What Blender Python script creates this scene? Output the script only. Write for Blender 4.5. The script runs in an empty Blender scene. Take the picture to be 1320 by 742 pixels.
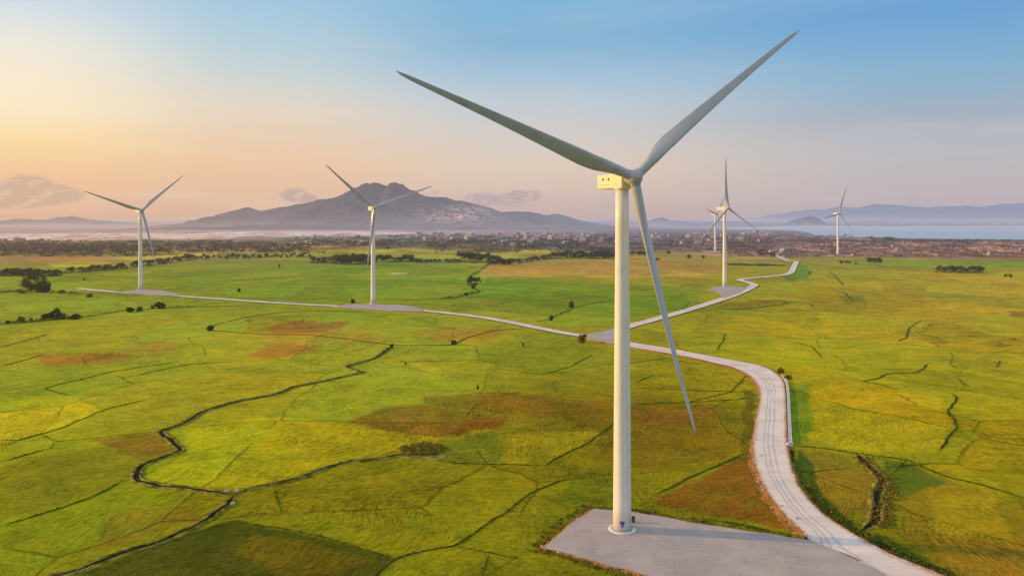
import bpy, bmesh, math, random
import numpy as np
from math import sin, cos, pi, radians, sqrt, atan2, exp
random.seed(7); RNG = np.random.RandomState(11)
scene = bpy.context.scene
COL = scene.collection

# ------------------------------------------------------------------ camera model
F, CX, HZ, HC = 1000.0, 660.0, 281.0, 75.7      # focal (photo px), centre, horizon row, camera height (m)
def P(px, py, z=0.0):
    Y = F * (HC - z) / (py - HZ)
    return ((px - CX) * Y / F, Y, z)
cam_d = bpy.data.cameras.new("camera"); cam = bpy.data.objects.new("camera", cam_d); COL.objects.link(cam)
cam.location = (0, 0, HC); cam.rotation_euler = (radians(90), 0, 0)
cam_d.sensor_width = 36; cam_d.lens = 36 * F / 1320; cam_d.shift_y = -(371 - HZ) / 1320
cam_d.clip_start = 1; cam_d.clip_end = 90000
scene.camera = cam
scene.view_settings.view_transform = 'Standard'; scene.view_settings.look = 'None'; scene.view_settings.exposure = 0
scene.cycles.max_bounces = 5; scene.cycles.diffuse_bounces = 3; scene.cycles.use_denoising = True
scene.cycles.transparent_max_bounces = 8

def lin(r, g, b):
    f = lambda c: (c / 255 / 12.92) if c / 255 <= .04045 else ((c / 255 + .055) / 1.055) ** 2.4
    return (f(r), f(g), f(b))

# ------------------------------------------------------------------ numpy noise
_perm = RNG.rand(256, 256)
def vnoise(x, y, seed=0):
    x = np.asarray(x, float) + seed * 17.3; y = np.asarray(y, float) + seed * 5.7
    xi = np.floor(x).astype(int); yi = np.floor(y).astype(int); fx = x - xi; fy = y - yi
    fx = fx * fx * (3 - 2 * fx); fy = fy * fy * (3 - 2 * fy)
    g = lambda a, b: _perm[a & 255, b & 255]
    return (g(xi, yi) * (1 - fx) + g(xi + 1, yi) * fx) * (1 - fy) + (g(xi, yi + 1) * (1 - fx) + g(xi + 1, yi + 1) * fx) * fy
def fbm(x, y, o=4, seed=0):
    s = 0; a = .5; t = 0
    for k in range(o):
        s = s + a * vnoise(x * 2 ** k, y * 2 ** k, seed + k); t += a; a *= .5
    return s / t

# ------------------------------------------------------------------ material helpers
class NT:
    def __init__(s, nt): s.nt = nt; nt.nodes.clear()
    def n(s, t, **k):
        x = s.nt.nodes.new(t)
        for a, b in k.items(): setattr(x, a, b)
        return x
    def l(s, a, b): s.nt.links.new(a, b)
    def put(s, inp, v):
        if v is None: return
        if isinstance(v, bpy.types.NodeSocket): s.l(v, inp)
        else:
            if isinstance(v, tuple) and len(v) == 3 and inp.type == 'RGBA': v = v + (1,)
            inp.default_value = v
    def m(s, op, a, b=None, c=None, clamp=False):
        x = s.n('ShaderNodeMath', operation=op, use_clamp=clamp)
        s.put(x.inputs[0], a); s.put(x.inputs[1], b); s.put(x.inputs[2], c); return x.outputs[0]
    def mix(s, f, a, b, mode='MIX'):
        x = s.n('ShaderNodeMix', data_type='RGBA', blend_type=mode)
        s.put(x.inputs[0], f); s.put(x.inputs[6], a); s.put(x.inputs[7], b); return x.outputs[2]
    def ss(s, v, a, b, lo=0., hi=1.):
        x = s.n('ShaderNodeMapRange', interpolation_type='SMOOTHSTEP')
        s.put(x.inputs[0], v); s.put(x.inputs[1], a); s.put(x.inputs[2], b); s.put(x.inputs[3], lo); s.put(x.inputs[4], hi); return x.outputs[0]
    def noise(s, vec, sc, d=3, rough=.55, dist=0.):
        x = s.n('ShaderNodeTexNoise'); s.put(x.inputs['Vector'], vec)
        x.inputs['Scale'].default_value = sc; x.inputs['Detail'].default_value = d; x.inputs['Roughness'].default_value = rough; x.inputs['Distortion'].default_value = dist
        return x.outputs['Fac']
    def mapv(s, vec, scale=(1, 1, 1), rot=(0, 0, 0)):
        x = s.n('ShaderNodeMapping'); s.put(x.inputs['Vector'], vec); x.inputs['Scale'].default_value = scale; x.inputs['Rotation'].default_value = rot; return x.outputs[0]
    def streak(s, vec, lx, ly, ang, d=3, rough=.6, dist=0.):
        x = s.n('ShaderNodeMapping', vector_type='TEXTURE'); s.put(x.inputs['Vector'], vec); x.inputs['Rotation'].default_value = (0, 0, radians(ang)); x.inputs['Scale'].default_value = (lx, ly, 1)
        return s.noise(x.outputs[0], 1., d, rough, dist)
    def bump(s, h, strength=.5, dist=.1):
        x = s.n('ShaderNodeBump'); s.put(x.inputs['Height'], h); x.inputs['Strength'].default_value = strength; x.inputs['Distance'].default_value = dist; return x.outputs[0]

# aerial haze painted onto surfaces as emission: depends only on where a surface stands in the place (distance over the plain from the drone site, and height)
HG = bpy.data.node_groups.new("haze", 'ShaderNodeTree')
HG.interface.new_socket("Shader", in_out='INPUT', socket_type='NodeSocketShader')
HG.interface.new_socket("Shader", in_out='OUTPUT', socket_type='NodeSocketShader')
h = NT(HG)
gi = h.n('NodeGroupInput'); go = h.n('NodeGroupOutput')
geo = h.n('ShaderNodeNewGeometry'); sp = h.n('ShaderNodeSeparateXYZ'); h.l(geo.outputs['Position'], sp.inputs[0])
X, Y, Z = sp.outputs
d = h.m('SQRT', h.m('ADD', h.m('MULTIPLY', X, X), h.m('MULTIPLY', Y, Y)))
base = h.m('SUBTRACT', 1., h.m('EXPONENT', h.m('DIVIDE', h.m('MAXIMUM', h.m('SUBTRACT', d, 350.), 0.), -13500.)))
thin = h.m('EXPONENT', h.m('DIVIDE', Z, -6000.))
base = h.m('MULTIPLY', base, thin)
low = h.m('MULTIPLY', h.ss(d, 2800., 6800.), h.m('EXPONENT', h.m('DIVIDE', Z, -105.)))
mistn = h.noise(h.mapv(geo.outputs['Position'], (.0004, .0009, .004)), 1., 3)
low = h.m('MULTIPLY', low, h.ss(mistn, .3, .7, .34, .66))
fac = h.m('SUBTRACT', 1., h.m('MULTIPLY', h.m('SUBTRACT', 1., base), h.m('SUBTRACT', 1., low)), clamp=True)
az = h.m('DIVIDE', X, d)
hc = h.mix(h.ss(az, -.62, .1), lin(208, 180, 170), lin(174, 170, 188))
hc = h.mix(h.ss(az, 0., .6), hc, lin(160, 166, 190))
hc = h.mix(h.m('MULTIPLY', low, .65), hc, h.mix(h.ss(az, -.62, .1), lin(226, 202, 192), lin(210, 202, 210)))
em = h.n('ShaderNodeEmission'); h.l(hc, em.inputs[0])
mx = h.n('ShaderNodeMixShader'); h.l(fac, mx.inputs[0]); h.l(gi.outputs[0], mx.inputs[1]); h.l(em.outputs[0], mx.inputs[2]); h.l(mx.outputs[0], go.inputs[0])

def newmat(name):
    m = bpy.data.materials.new(name); m.use_nodes = True
    try: m.cycles.emission_sampling = 'NONE'
    except Exception: pass
    return m, NT(m.node_tree)
def finish(t, col, rough=.9, spec=.1, normal=None, metallic=0., haze=True):
    b = t.n('ShaderNodeBsdfPrincipled'); t.put(b.inputs['Base Color'], col); t.put(b.inputs['Roughness'], rough)
    b.inputs['Specular IOR Level'].default_value = spec; b.inputs['Metallic'].default_value = metallic
    if normal is not None: t.l(normal, b.inputs['Normal'])
    o = t.n('ShaderNodeOutputMaterial'); s = b.outputs[0]
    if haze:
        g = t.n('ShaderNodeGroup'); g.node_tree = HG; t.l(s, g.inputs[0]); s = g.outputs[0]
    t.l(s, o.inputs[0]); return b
def pos(t): return t.n('ShaderNodeNewGeometry').outputs['Position']
M = {}

def simple(name, c1, c2, sc, rough=.9, bump=None, spec=.1, detail=4):
    m, t = newmat(name); p = pos(t)
    n = t.noise(p, sc, detail); c = t.mix(t.ss(n, .35, .65), c1, c2)
    nb = t.bump(t.noise(p, sc * 3, 4), bump[0], bump[1]) if bump else None
    finish(t, c, rough, spec, nb); M[name] = m; return m

# ---- ground
m, t = newmat("ground"); p = pos(t)
at = t.n('ShaderNodeAttribute', attribute_name='tint'); tint = at.outputs['Color']
sepP = t.n('ShaderNodeSeparateXYZ'); t.l(p, sepP.inputs[0])
near = t.ss(sepP.outputs[1], 900., 1500., 1., 0.)
wp = t.n('ShaderNodeVectorMath', operation='ADD'); t.l(p, wp.inputs[0])
wn = t.n('ShaderNodeTexNoise'); t.l(p, wn.inputs['Vector']); wn.inputs['Scale'].default_value = .012; wn.inputs['Detail'].default_value = 3
ws = t.n('ShaderNodeVectorMath', operation='SCALE'); t.l(wn.outputs['Color'], ws.inputs[0]); ws.inputs['Scale'].default_value = 60.
t.l(ws.outputs[0], wp.inputs[1]); W = wp.outputs[0]
big = t.noise(W, .012, 4); med = t.noise(W, .07, 5, .6); fine = t.noise(p, .6, 5, .65); grit = t.noise(p, 2.3, 3, .7)
rows = t.noise(t.mapv(W, (.03, .45, 1), (0, 0, .35)), 1., 3, .6)
rows2 = t.noise(t.mapv(W, (.6, .05, 1), (0, 0, -.5)), 1., 3, .6)
w2 = t.n('ShaderNodeVectorMath', operation='ADD'); t.l(p, w2.inputs[0]); w2s = t.n('ShaderNodeVectorMath', operation='SCALE'); t.l(wn.outputs['Color'], w2s.inputs[0]); w2s.inputs['Scale'].default_value = 26.; t.l(w2s.outputs[0], w2.inputs[1])
w3n = t.n('ShaderNodeTexNoise'); t.l(p, w3n.inputs['Vector']); w3n.inputs['Scale'].default_value = .25; w3s = t.n('ShaderNodeVectorMath', operation='SCALE'); t.l(w3n.outputs['Color'], w3s.inputs[0]); w3s.inputs['Scale'].default_value = 2.; w3 = t.n('ShaderNodeVectorMath', operation='ADD'); t.l(w2.outputs[0], w3.inputs[0]); t.l(w3s.outputs[0], w3.inputs[1]); W2 = w3.outputs[0]
vor = t.n('ShaderNodeTexVoronoi', feature='F1'); t.l(t.mapv(W2, (1, .7, 1), (0, 0, .5)), vor.inputs['Vector']); vor.inputs['Scale'].default_value = .015
vcol = t.n('ShaderNodeSeparateColor'); t.l(vor.outputs['Color'], vcol.inputs[0])
ve = t.n('ShaderNodeTexVoronoi', feature='DISTANCE_TO_EDGE'); t.l(t.mapv(W2, (1, .7, 1), (0, 0, .5)), ve.inputs['Vector']); ve.inputs['Scale'].default_value = .015
edge = t.m('MULTIPLY', t.ss(ve.outputs['Distance'], .002, .009, 1., 0.), t.ss(t.noise(p, .03, 3), .36, .56))
stA = t.streak(W, 3.6, 1.1, 62, 5, .7, .3); stB = t.streak(W, 4., 1.2, 118, 5, .7, .3); stC = t.streak(W, 3., 1.3, 20, 5, .7, .4)
selv = t.ss(vcol.outputs[2], .4, .6); selw = t.ss(vcol.outputs[0], .7, .8)
stm = t.m('ADD', stA, t.m('MULTIPLY', selv, t.m('SUBTRACT', stB, stA))); stm = t.m('ADD', stm, t.m('MULTIPLY', selw, t.m('SUBTRACT', stC, stm)))
def cen(x, a, b, amp): return t.m('MULTIPLY', t.m('SUBTRACT', t.ss(x, a, b), .5), amp)
k = t.m('ADD', .97, cen(big, .3, .7, .22)); k = t.m('ADD', k, cen(med, .3, .7, .34))
k = t.m('ADD', k, cen(fine, .3, .7, .30)); k = t.m('ADD', k, cen(grit, .3, .7, .30)); k = t.m('ADD', k, cen(stm, .34, .66, .40))
k = t.m('ADD', k, cen(rows, .35, .65, .16)); k = t.m('ADD', k, cen(rows2, .35, .65, .10))
k = t.m('ADD', k, t.m('MULTIPLY', t.m('SUBTRACT', vcol.outputs[0], .5), .26))
def bands(ang, per):
    x = t.n('ShaderNodeMapping', vector_type='TEXTURE'); t.l(W, x.inputs['Vector']); x.inputs['Rotation'].default_value = (0, 0, radians(ang)); x.inputs['Scale'].default_value = (per * 3.2, per * 3.2, 1)
    y = t.n('ShaderNodeTexWave', wave_type='BANDS', bands_direction='Y'); t.l(x.outputs[0], y.inputs['Vector']); y.inputs['Scale'].default_value = 1.; y.inputs['Distortion'].default_value = 2.5; y.inputs['Detail'].default_value = 3.; y.inputs['Detail Scale'].default_value = 1.2; return y.outputs['Fac']
bA = bands(64, 1.25); bB = bands(120, 1.4); bn = t.m('ADD', bA, t.m('MULTIPLY', selv, t.m('SUBTRACT', bB, bA)))
k = t.m('ADD', k, t.m('MULTIPLY', t.m('MULTIPLY', t.m('SUBTRACT', bn, .5), t.ss(sepP.outputs[1], 250., 600., .22, .05)), t.ss(t.noise(p, .025, 3), .38, .6)))
k = t.m('MULTIPLY', k, t.m('SUBTRACT', 1., t.m('MULTIPLY', edge, .48)))
kc = t.n('ShaderNodeCombineColor'); t.l(k, kc.inputs[0]); t.l(k, kc.inputs[1]); t.l(k, kc.inputs[2])
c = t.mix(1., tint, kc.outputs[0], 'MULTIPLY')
hue = t.mix(t.ss(vcol.outputs[1], .1, .9), (1.07, .97, .88), (.90, 1.02, 1.06))
c = t.mix(t.m('ADD', .35, t.m('MULTIPLY', near, .6)), c, t.mix(1., c, hue, 'MULTIPLY'))
c = t.mix(t.m('MULTIPLY', t.ss(med, .52, .68), .75), c, t.mix(1., c, (1.10, .93, .8), 'MULTIPLY'))
med2 = t.noise(W, .03, 5, .65)
c = t.mix(t.m('MULTIPLY', t.ss(med2, .53, .66), .6), c, t.mix(1., c, (.72, .92, 1.1), 'MULTIPLY'))
c = t.mix(t.m('MULTIPLY', t.ss(stm, .56, .7), .4), c, t.mix(1., c, (1.10, .98, .85), 'MULTIPLY'))
hgt = t.m('ADD', t.m('MULTIPLY', fine, .6), t.m('MULTIPLY', grit, .4))
hgt = t.m('ADD', hgt, t.m('MULTIPLY', stm, 1.2))
finish(t, c, .95, .05, t.bump(hgt, .8, .6)); M['ground'] = m

simple('bank', lin(84, 90, 22), lin(158, 144, 60), .3, .95, (.8, .4))
simple('bund', lin(46, 56, 12), lin(96, 100, 28), .5, .95, (.8, .3))
simple('mud', lin(22, 26, 12), lin(46, 46, 24), .6, .9, (.5, .2), .1)
simple('verge', lin(186, 122, 80), lin(128, 108, 48), .55, .95, (.9, .4))
simple('stone', lin(205, 196, 188), lin(150, 138, 125), 1.2, .85, (.6, .2))
simple('concrete', lin(205, 205, 210), lin(226, 224, 224), .8, .85, (.3, .05))
simple('trunk', lin(84, 66, 48), lin(112, 90, 68), 1.5, .9, (.6, .1))
simple('rail_metal', lin(150, 150, 150), lin(170, 168, 165), .5, .5, None, .5)
simple('green_paint', lin(24, 84, 44), lin(34, 100, 56), .8, .5, None, .4)
simple('dark', lin(40, 34, 30), lin(52, 44, 38), 1., .8)
simple('purple', lin(92, 60, 150), lin(108, 76, 165), 3., .5, None, .4)
simple('house_wall', lin(170, 162, 158), lin(142, 134, 130), .08, .9)
simple('house_wall_tan', lin(176, 150, 130), lin(156, 134, 118), .08, .9)
simple('house_roof', lin(160, 112, 90), lin(132, 96, 80), .2, .9)
simple('house_roof_grey', lin(150, 146, 148), lin(182, 178, 176), .2, .8)

# gravel: road (UV across / along) and pads
def gravel(name, base1, base2, tracks):
    m, t = newmat(name); p = pos(t)
    n1 = t.noise(p, .09, 4, .6, .6); n2 = t.noise(p, 1.1, 5, .7); n3 = t.noise(p, 5., 2, .7)
    c = t.mix(t.ss(n1, .3, .7), base1, base2)
    v = t.m('ADD', .80, t.m('MULTIPLY', n2, .26)); v = t.m('ADD', v, t.m('MULTIPLY', n3, .14))
    if tracks:
        uv = t.n('ShaderNodeUVMap'); s = t.n('ShaderNodeSeparateXYZ'); t.l(uv.outputs[0], s.inputs[0])
        u = t.m('ADD', s.outputs[0], t.m('MULTIPLY', t.m('SUBTRACT', t.noise(p, .05, 2), .5), .12))
        tr = None
        for c0 in (.40, .56, .68):
            g = t.ss(t.m('ABSOLUTE', t.m('SUBTRACT', u, c0)), .012, .045, 1., 0.)
            tr = g if tr is None else t.m('MAXIMUM', tr, g)
        tr = t.m('MULTIPLY', tr, t.ss(t.noise(p, .05, 3), .2, .5))
        v = t.m('ADD', v, t.m('MULTIPLY', t.m('SUBTRACT', n1, .5), .35)); c = t.mix(t.m('MULTIPLY', tr, .5), c, lin(150, 160, 178))
        eg = t.ss(t.m('ABSOLUTE', t.m('SUBTRACT', s.outputs[0], .5)), .38, .5)
        c = t.mix(t.m('MULTIPLY', eg, t.ss(n2, .38, .55)), c, lin(176, 128, 96)); c = t.mix(t.m('MULTIPLY', t.ss(n3, .62, .7), .5), c, lin(225, 218, 212))
    else:
        st = t.noise(t.mapv(p, (.5, .06, 1), (0, 0, .9)), 1., 4, .6, .5)
        v = t.m('ADD', v, t.m('MULTIPLY', t.m('SUBTRACT', st, .5), .22)); v = t.m('ADD', v, t.m('MULTIPLY', t.m('SUBTRACT', n1, .5), .2)); c = t.mix(t.ss(t.noise(p, .35, 5, .7), .56, .68, 0., .4), c, lin(168, 146, 128))
        wv = t.n('ShaderNodeTexWave', wave_type='RINGS', rings_direction='Z'); t.l(t.mapv(p, (.02, .02, 1)), wv.inputs['Vector']); wv.inputs['Scale'].default_value = 5.; wv.inputs['Distortion'].default_value = 3.; wv.inputs['Detail'].default_value = 2.; v = t.m('SUBTRACT', v, t.m('MULTIPLY', t.ss(wv.outputs['Fac'], .9, 1.), .07))
    kc = t.n('ShaderNodeCombineColor'); [t.l(v, kc.inputs[i]) for i in range(3)]
    c = t.mix(1., c, kc.outputs[0], 'MULTIPLY')
    finish(t, c, .95, .05, t.bump(n2, .3, .1)); M[name] = m
gravel('road', lin(216, 203, 197), lin(226, 215, 210), True)
gravel('pad', lin(164, 158, 160), lin(178, 168, 166), False)

# turbine paint
m, t = newmat('turbine_paint')
tc = t.n('ShaderNodeTexCoord'); o_ = tc.outputs['Object']
st = t.noise(t.mapv(o_, (1.2, 1.2, .035)), 1., 4, .6); sm = t.noise(o_, .25, 3)
c = t.mix(t.ss(st, .4, .75), (.80, .79, .77), (.66, .65, .62)); c = t.mix(t.ss(sm, .55, .8, 0., .35), c, (.60, .57, .52))
finish(t, c, .42, .4); M['paint'] = m
m, t = newmat('blade_paint'); tc = t.n('ShaderNodeTexCoord'); o_ = tc.outputs['Object']
sm = t.noise(o_, .3, 4); c = t.mix(t.ss(sm, .45, .8), (.43, .44, .48), (.34, .35, .37)); finish(t, c, .24, .7); M['blade'] = m

m, t = newmat('nacelle_sun_gold'); tc = t.n('ShaderNodeTexCoord'); o_ = tc.outputs['Object']
sm = t.noise(o_, .5, 4); c = t.mix(t.ss(sm, .4, .75), (.84, .73, .54), (.76, .64, .46)); finish(t, c, .5, .3); M['nacelle'] = m  # golden sunlight worked into the nacelle's base colour
# foliage
def leafmat(name, a, b, c3):
    m, t = newmat(name); g = t.n('ShaderNodeNewGeometry'); r = g.outputs['Random Per Island']
    oi = t.n('ShaderNodeObjectInfo')
    c = t.mix(r, a, b); c = t.mix(t.ss(r, .82, .9), c, c3)
    c = t.mix(t.m('MULTIPLY', oi.outputs['Random'], .35), c, t.mix(1., c, (1.25, .95, .8), 'MULTIPLY'))
    finish(t, c, .8, .1); M[name] = m
leafmat('leaf_dark', lin(44, 60, 26), lin(88, 98, 40), lin(122, 116, 56))
leafmat('leaf_green', lin(62, 80, 30), lin(108, 118, 44), lin(136, 134, 60))
leafmat('leaf_dry', lin(112, 96, 44), lin(150, 126, 62), lin(110, 120, 44))
leafmat('leaf_far', lin(44, 50, 38), lin(80, 80, 58), lin(112, 98, 78))
leafmat('leaf_brown', lin(74, 62, 60), lin(118, 96, 88), lin(160, 128, 110))

# rock of mountains
m, t = newmat('mountain'); p = pos(t)
at = t.n('ShaderNodeAttribute', attribute_name='tint')
n = t.noise(p, .012, 5, .6); n2 = t.noise(p, .003, 4, .6)
c = t.mix(t.ss(n, .3, .7), (.030, .040, .052), (.070, .074, .084)); c = t.mix(t.ss(n2, .45, .7, 0., .5), c, (.085, .08, .085))
c = t.mix(at.outputs['Fac'], c, t.mix(t.ss(n, .44, .56), (.22, .13, .10), (1., .66, .5)))
finish(t, c, .95, .02, t.bump(n, 1., 38.)); M['mountain'] = m
# water
m, t = newmat('water'); p = pos(t)
n = t.noise(t.mapv(p, (.002, .02, 1)), 1., 4)
b = finish(t, t.mix(n, lin(140, 172, 198), lin(160, 186, 206)), .25, .5, t.bump(t.noise(t.mapv(p, (.02, .06, 1)), 1., 4), .15, .5)); M['water'] = m

# ------------------------------------------------------------------ object helpers
def tag(o, label=None, cat=None, group=None, kind=None):
    if label: o['label'] = label
    if cat: o['category'] = cat
    if group: o['group'] = group
    if kind: o['kind'] = kind
    return o
def mk(name, verts, faces, mat, parent=None, smooth=False, uvs=None, mats=None, midx=None):
    me = bpy.data.meshes.new(name); me.from_pydata([tuple(v) for v in verts], [], faces)
    for mm in (mats or [mat]): me.materials.append(mm)
    if midx: me.polygons.foreach_set('material_index', midx)
    if smooth: me.polygons.foreach_set('use_smooth', [True] * len(me.polygons))
    if uvs is not None:
        ul = me.uv_layers.new(name='UVMap')
        idx = np.empty(len(me.loops), int); me.loops.foreach_get('vertex_index', idx)
        ul.data.foreach_set('uv', np.asarray(uvs, float)[idx].ravel())
    o = bpy.data.objects.new(name, me); COL.objects.link(o)
    if parent: o.parent = parent
    return o
def empty(name, loc, rz=0, s=1):
    o = bpy.data.objects.new(name, None); COL.objects.link(o); o.location = loc; o.rotation_euler = (0, 0, rz); o.scale = (s, s, s); o.empty_display_size = .5
    return o
class MB:
    def __init__(s): s.v = []; s.f = []; s.mi = []
    def add(s, v, f, mi=0):
        b = len(s.v); s.v += [tuple(x) for x in v]; s.f += [tuple(i + b for i in q) for q in f]; s.mi += [mi] * len(f)
    def box(s, c, sz, mi=0, rz=0, bev=0):
        bm = bmesh.new(); bmesh.ops.create_cube(bm, size=1)
        for v in bm.verts: v.co = (v.co.x * sz[0], v.co.y * sz[1], v.co.z * sz[2])
        if bev: bmesh.ops.bevel(bm, geom=bm.edges[:], offset=bev, segments=3, profile=.5, affect='EDGES')
        cr, sr = cos(rz), sin(rz)
        bm.verts.ensure_lookup_table()
        s.add([(c[0] + v.co.x * cr - v.co.y * sr, c[1] + v.co.x * sr + v.co.y * cr, c[2] + v.co.z) for v in bm.verts], [[v.index for v in f.verts] for f in bm.faces], mi); bm.free()
    def lathe(s, prof, seg=48, mi=0, cap=True):
        n = len(prof); v = [(r * cos(2 * pi * k / seg), r * sin(2 * pi * k / seg), z) for r, z in prof for k in range(seg)]
        f = [(i * seg + k, i * seg + (k + 1) % seg, (i + 1) * seg + (k + 1) % seg, (i + 1) * seg + k) for i in range(n - 1) for k in range(seg)]
        if cap: f += [tuple(range(seg))[::-1], tuple((n - 1) * seg + k for k in range(seg))]
        s.add(v, f, mi)
    def build(s, name, mat, parent=None, smooth=False, mats=None):
        return mk(name, s.v, s.f, mat, parent, smooth, None, mats, s.mi if mats else None)

# ------------------------------------------------------------------ ground sheet
def pix(X, Y): return CX + F * X / Y, HZ + F * HC / Y
pyrow = np.concatenate([np.arange(860, 742, -4.), np.arange(742, 500, -1.15), np.arange(500, 300, -.8), np.arange(300, 283.5, -.6), [283, 282.5, 282, 281.8]])
cols = np.concatenate([[-6, -4, -2.5, -1.8, -1.3, -1.1, -.95, -.85], np.arange(-.78, .78, .00135), [.85, .95, 1.1, 1.3, 1.8, 2.5, 4, 6]])
Yr = F * HC / (pyrow - HZ); GX = cols[None, :] * Yr[:, None]; GY = np.repeat(Yr[:, None], len(cols), 1)
nr, nc = GX.shape
PXg, PYg = pix(GX, GY)
wx = PXg + (fbm(GX / 14, GY / 14, 4, 1) - .5) * np.clip((PYg - 300) * .06, 1, 14)
wy = PYg + (fbm(GX / 14, GY / 14, 4, 9) - .5) * np.clip((PYg - 300) * .04, .4, 9)
rag = np.clip((PYg - 330) * .02, 0, 1.6); wx = wx + (fbm(GX / 2.6, GY / 2.6, 3, 21) - .5) * 4 * rag; wy = wy + (fbm(GX / 2.6, GY / 2.6, 3, 33) - .5) * 3 * rag
# albedo painted from field maps (px rows/cols of the survey -> colour stations)
K = np.array([.86, .86, .80])
def alb(c): return np.array(lin(*c))
stations = {   # column -> rows (py, colour)
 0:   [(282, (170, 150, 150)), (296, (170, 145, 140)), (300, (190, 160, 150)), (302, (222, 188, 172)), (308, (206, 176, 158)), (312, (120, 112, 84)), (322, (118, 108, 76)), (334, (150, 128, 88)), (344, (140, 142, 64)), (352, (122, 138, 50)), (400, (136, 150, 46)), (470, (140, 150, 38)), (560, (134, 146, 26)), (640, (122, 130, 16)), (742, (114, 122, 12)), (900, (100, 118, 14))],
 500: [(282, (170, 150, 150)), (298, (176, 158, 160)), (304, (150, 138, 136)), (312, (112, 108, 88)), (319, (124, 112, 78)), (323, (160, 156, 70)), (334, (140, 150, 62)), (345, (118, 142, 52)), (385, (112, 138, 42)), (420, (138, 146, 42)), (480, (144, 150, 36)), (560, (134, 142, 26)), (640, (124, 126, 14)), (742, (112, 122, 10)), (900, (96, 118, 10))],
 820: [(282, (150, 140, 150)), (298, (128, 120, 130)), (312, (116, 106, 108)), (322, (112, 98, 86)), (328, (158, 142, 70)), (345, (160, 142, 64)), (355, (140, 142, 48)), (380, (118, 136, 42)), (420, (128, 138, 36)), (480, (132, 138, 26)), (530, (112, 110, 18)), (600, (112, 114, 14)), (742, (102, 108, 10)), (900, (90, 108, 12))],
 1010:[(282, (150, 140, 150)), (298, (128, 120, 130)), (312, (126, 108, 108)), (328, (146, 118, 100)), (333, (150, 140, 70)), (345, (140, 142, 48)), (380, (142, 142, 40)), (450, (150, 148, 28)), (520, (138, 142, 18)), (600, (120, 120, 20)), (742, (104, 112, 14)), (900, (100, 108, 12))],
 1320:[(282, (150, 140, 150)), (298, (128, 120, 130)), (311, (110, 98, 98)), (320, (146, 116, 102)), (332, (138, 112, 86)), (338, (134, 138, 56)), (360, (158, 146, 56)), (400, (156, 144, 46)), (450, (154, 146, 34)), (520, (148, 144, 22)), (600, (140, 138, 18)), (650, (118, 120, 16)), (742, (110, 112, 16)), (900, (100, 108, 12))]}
ks = sorted(stations); layer = []
for kx in ks:
    rows_ = stations[kx]; ys = [r[0] for r in rows_]; cs = np.array([alb(r[1]) for r in rows_])
    layer.append(np.stack([np.interp(wy, ys, cs[:, i]) for i in range(3)], -1))
T = layer[0].copy()
for a in range(len(ks) - 1):
    f_ = np.clip((wx - ks[a]) / (ks[a + 1] - ks[a]), 0, 1); f_ = (f_ * f_ * (3 - 2 * f_))[..., None]
    T = np.where((wx > ks[a])[..., None], layer[a] * (1 - f_) + layer[a + 1] * f_, T)
def poly_mask(pts, fe):
    xs = [q[0] for q in pts]; ys = [q[1] for q in pts]; m_ = np.zeros(wx.shape)
    sel = (wx > min(xs) - 4 * fe) & (wx < max(xs) + 4 * fe) & (wy > min(ys) - 4 * fe) & (wy < max(ys) + 4 * fe)
    x = wx[sel]; y = wy[sel]; ins = np.zeros(x.shape, bool); dd = np.full(x.shape, 1e9); n = len(pts)
    for i in range(n):
        x0, y0 = pts[i]; x1, y1 = pts[(i + 1) % n]
        c_ = ((y0 > y) != (y1 > y)); xi_ = (x1 - x0) * (y - y0) / ((y1 - y0) if y1 != y0 else 1e-9) + x0; ins ^= c_ & (x < xi_)
        tt = np.clip(((x - x0) * (x1 - x0) + (y - y0) * (y1 - y0)) / max((x1 - x0) ** 2 + (y1 - y0) ** 2, 1e-9), 0, 1)
        dd = np.minimum(dd, np.hypot(x - x0 - tt * (x1 - x0), y - y0 - tt * (y1 - y0)))
    s_ = np.where(ins, dd, -dd) / fe; m_[sel] = np.clip(s_ * .5 + .5, 0, 1); return m_
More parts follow.
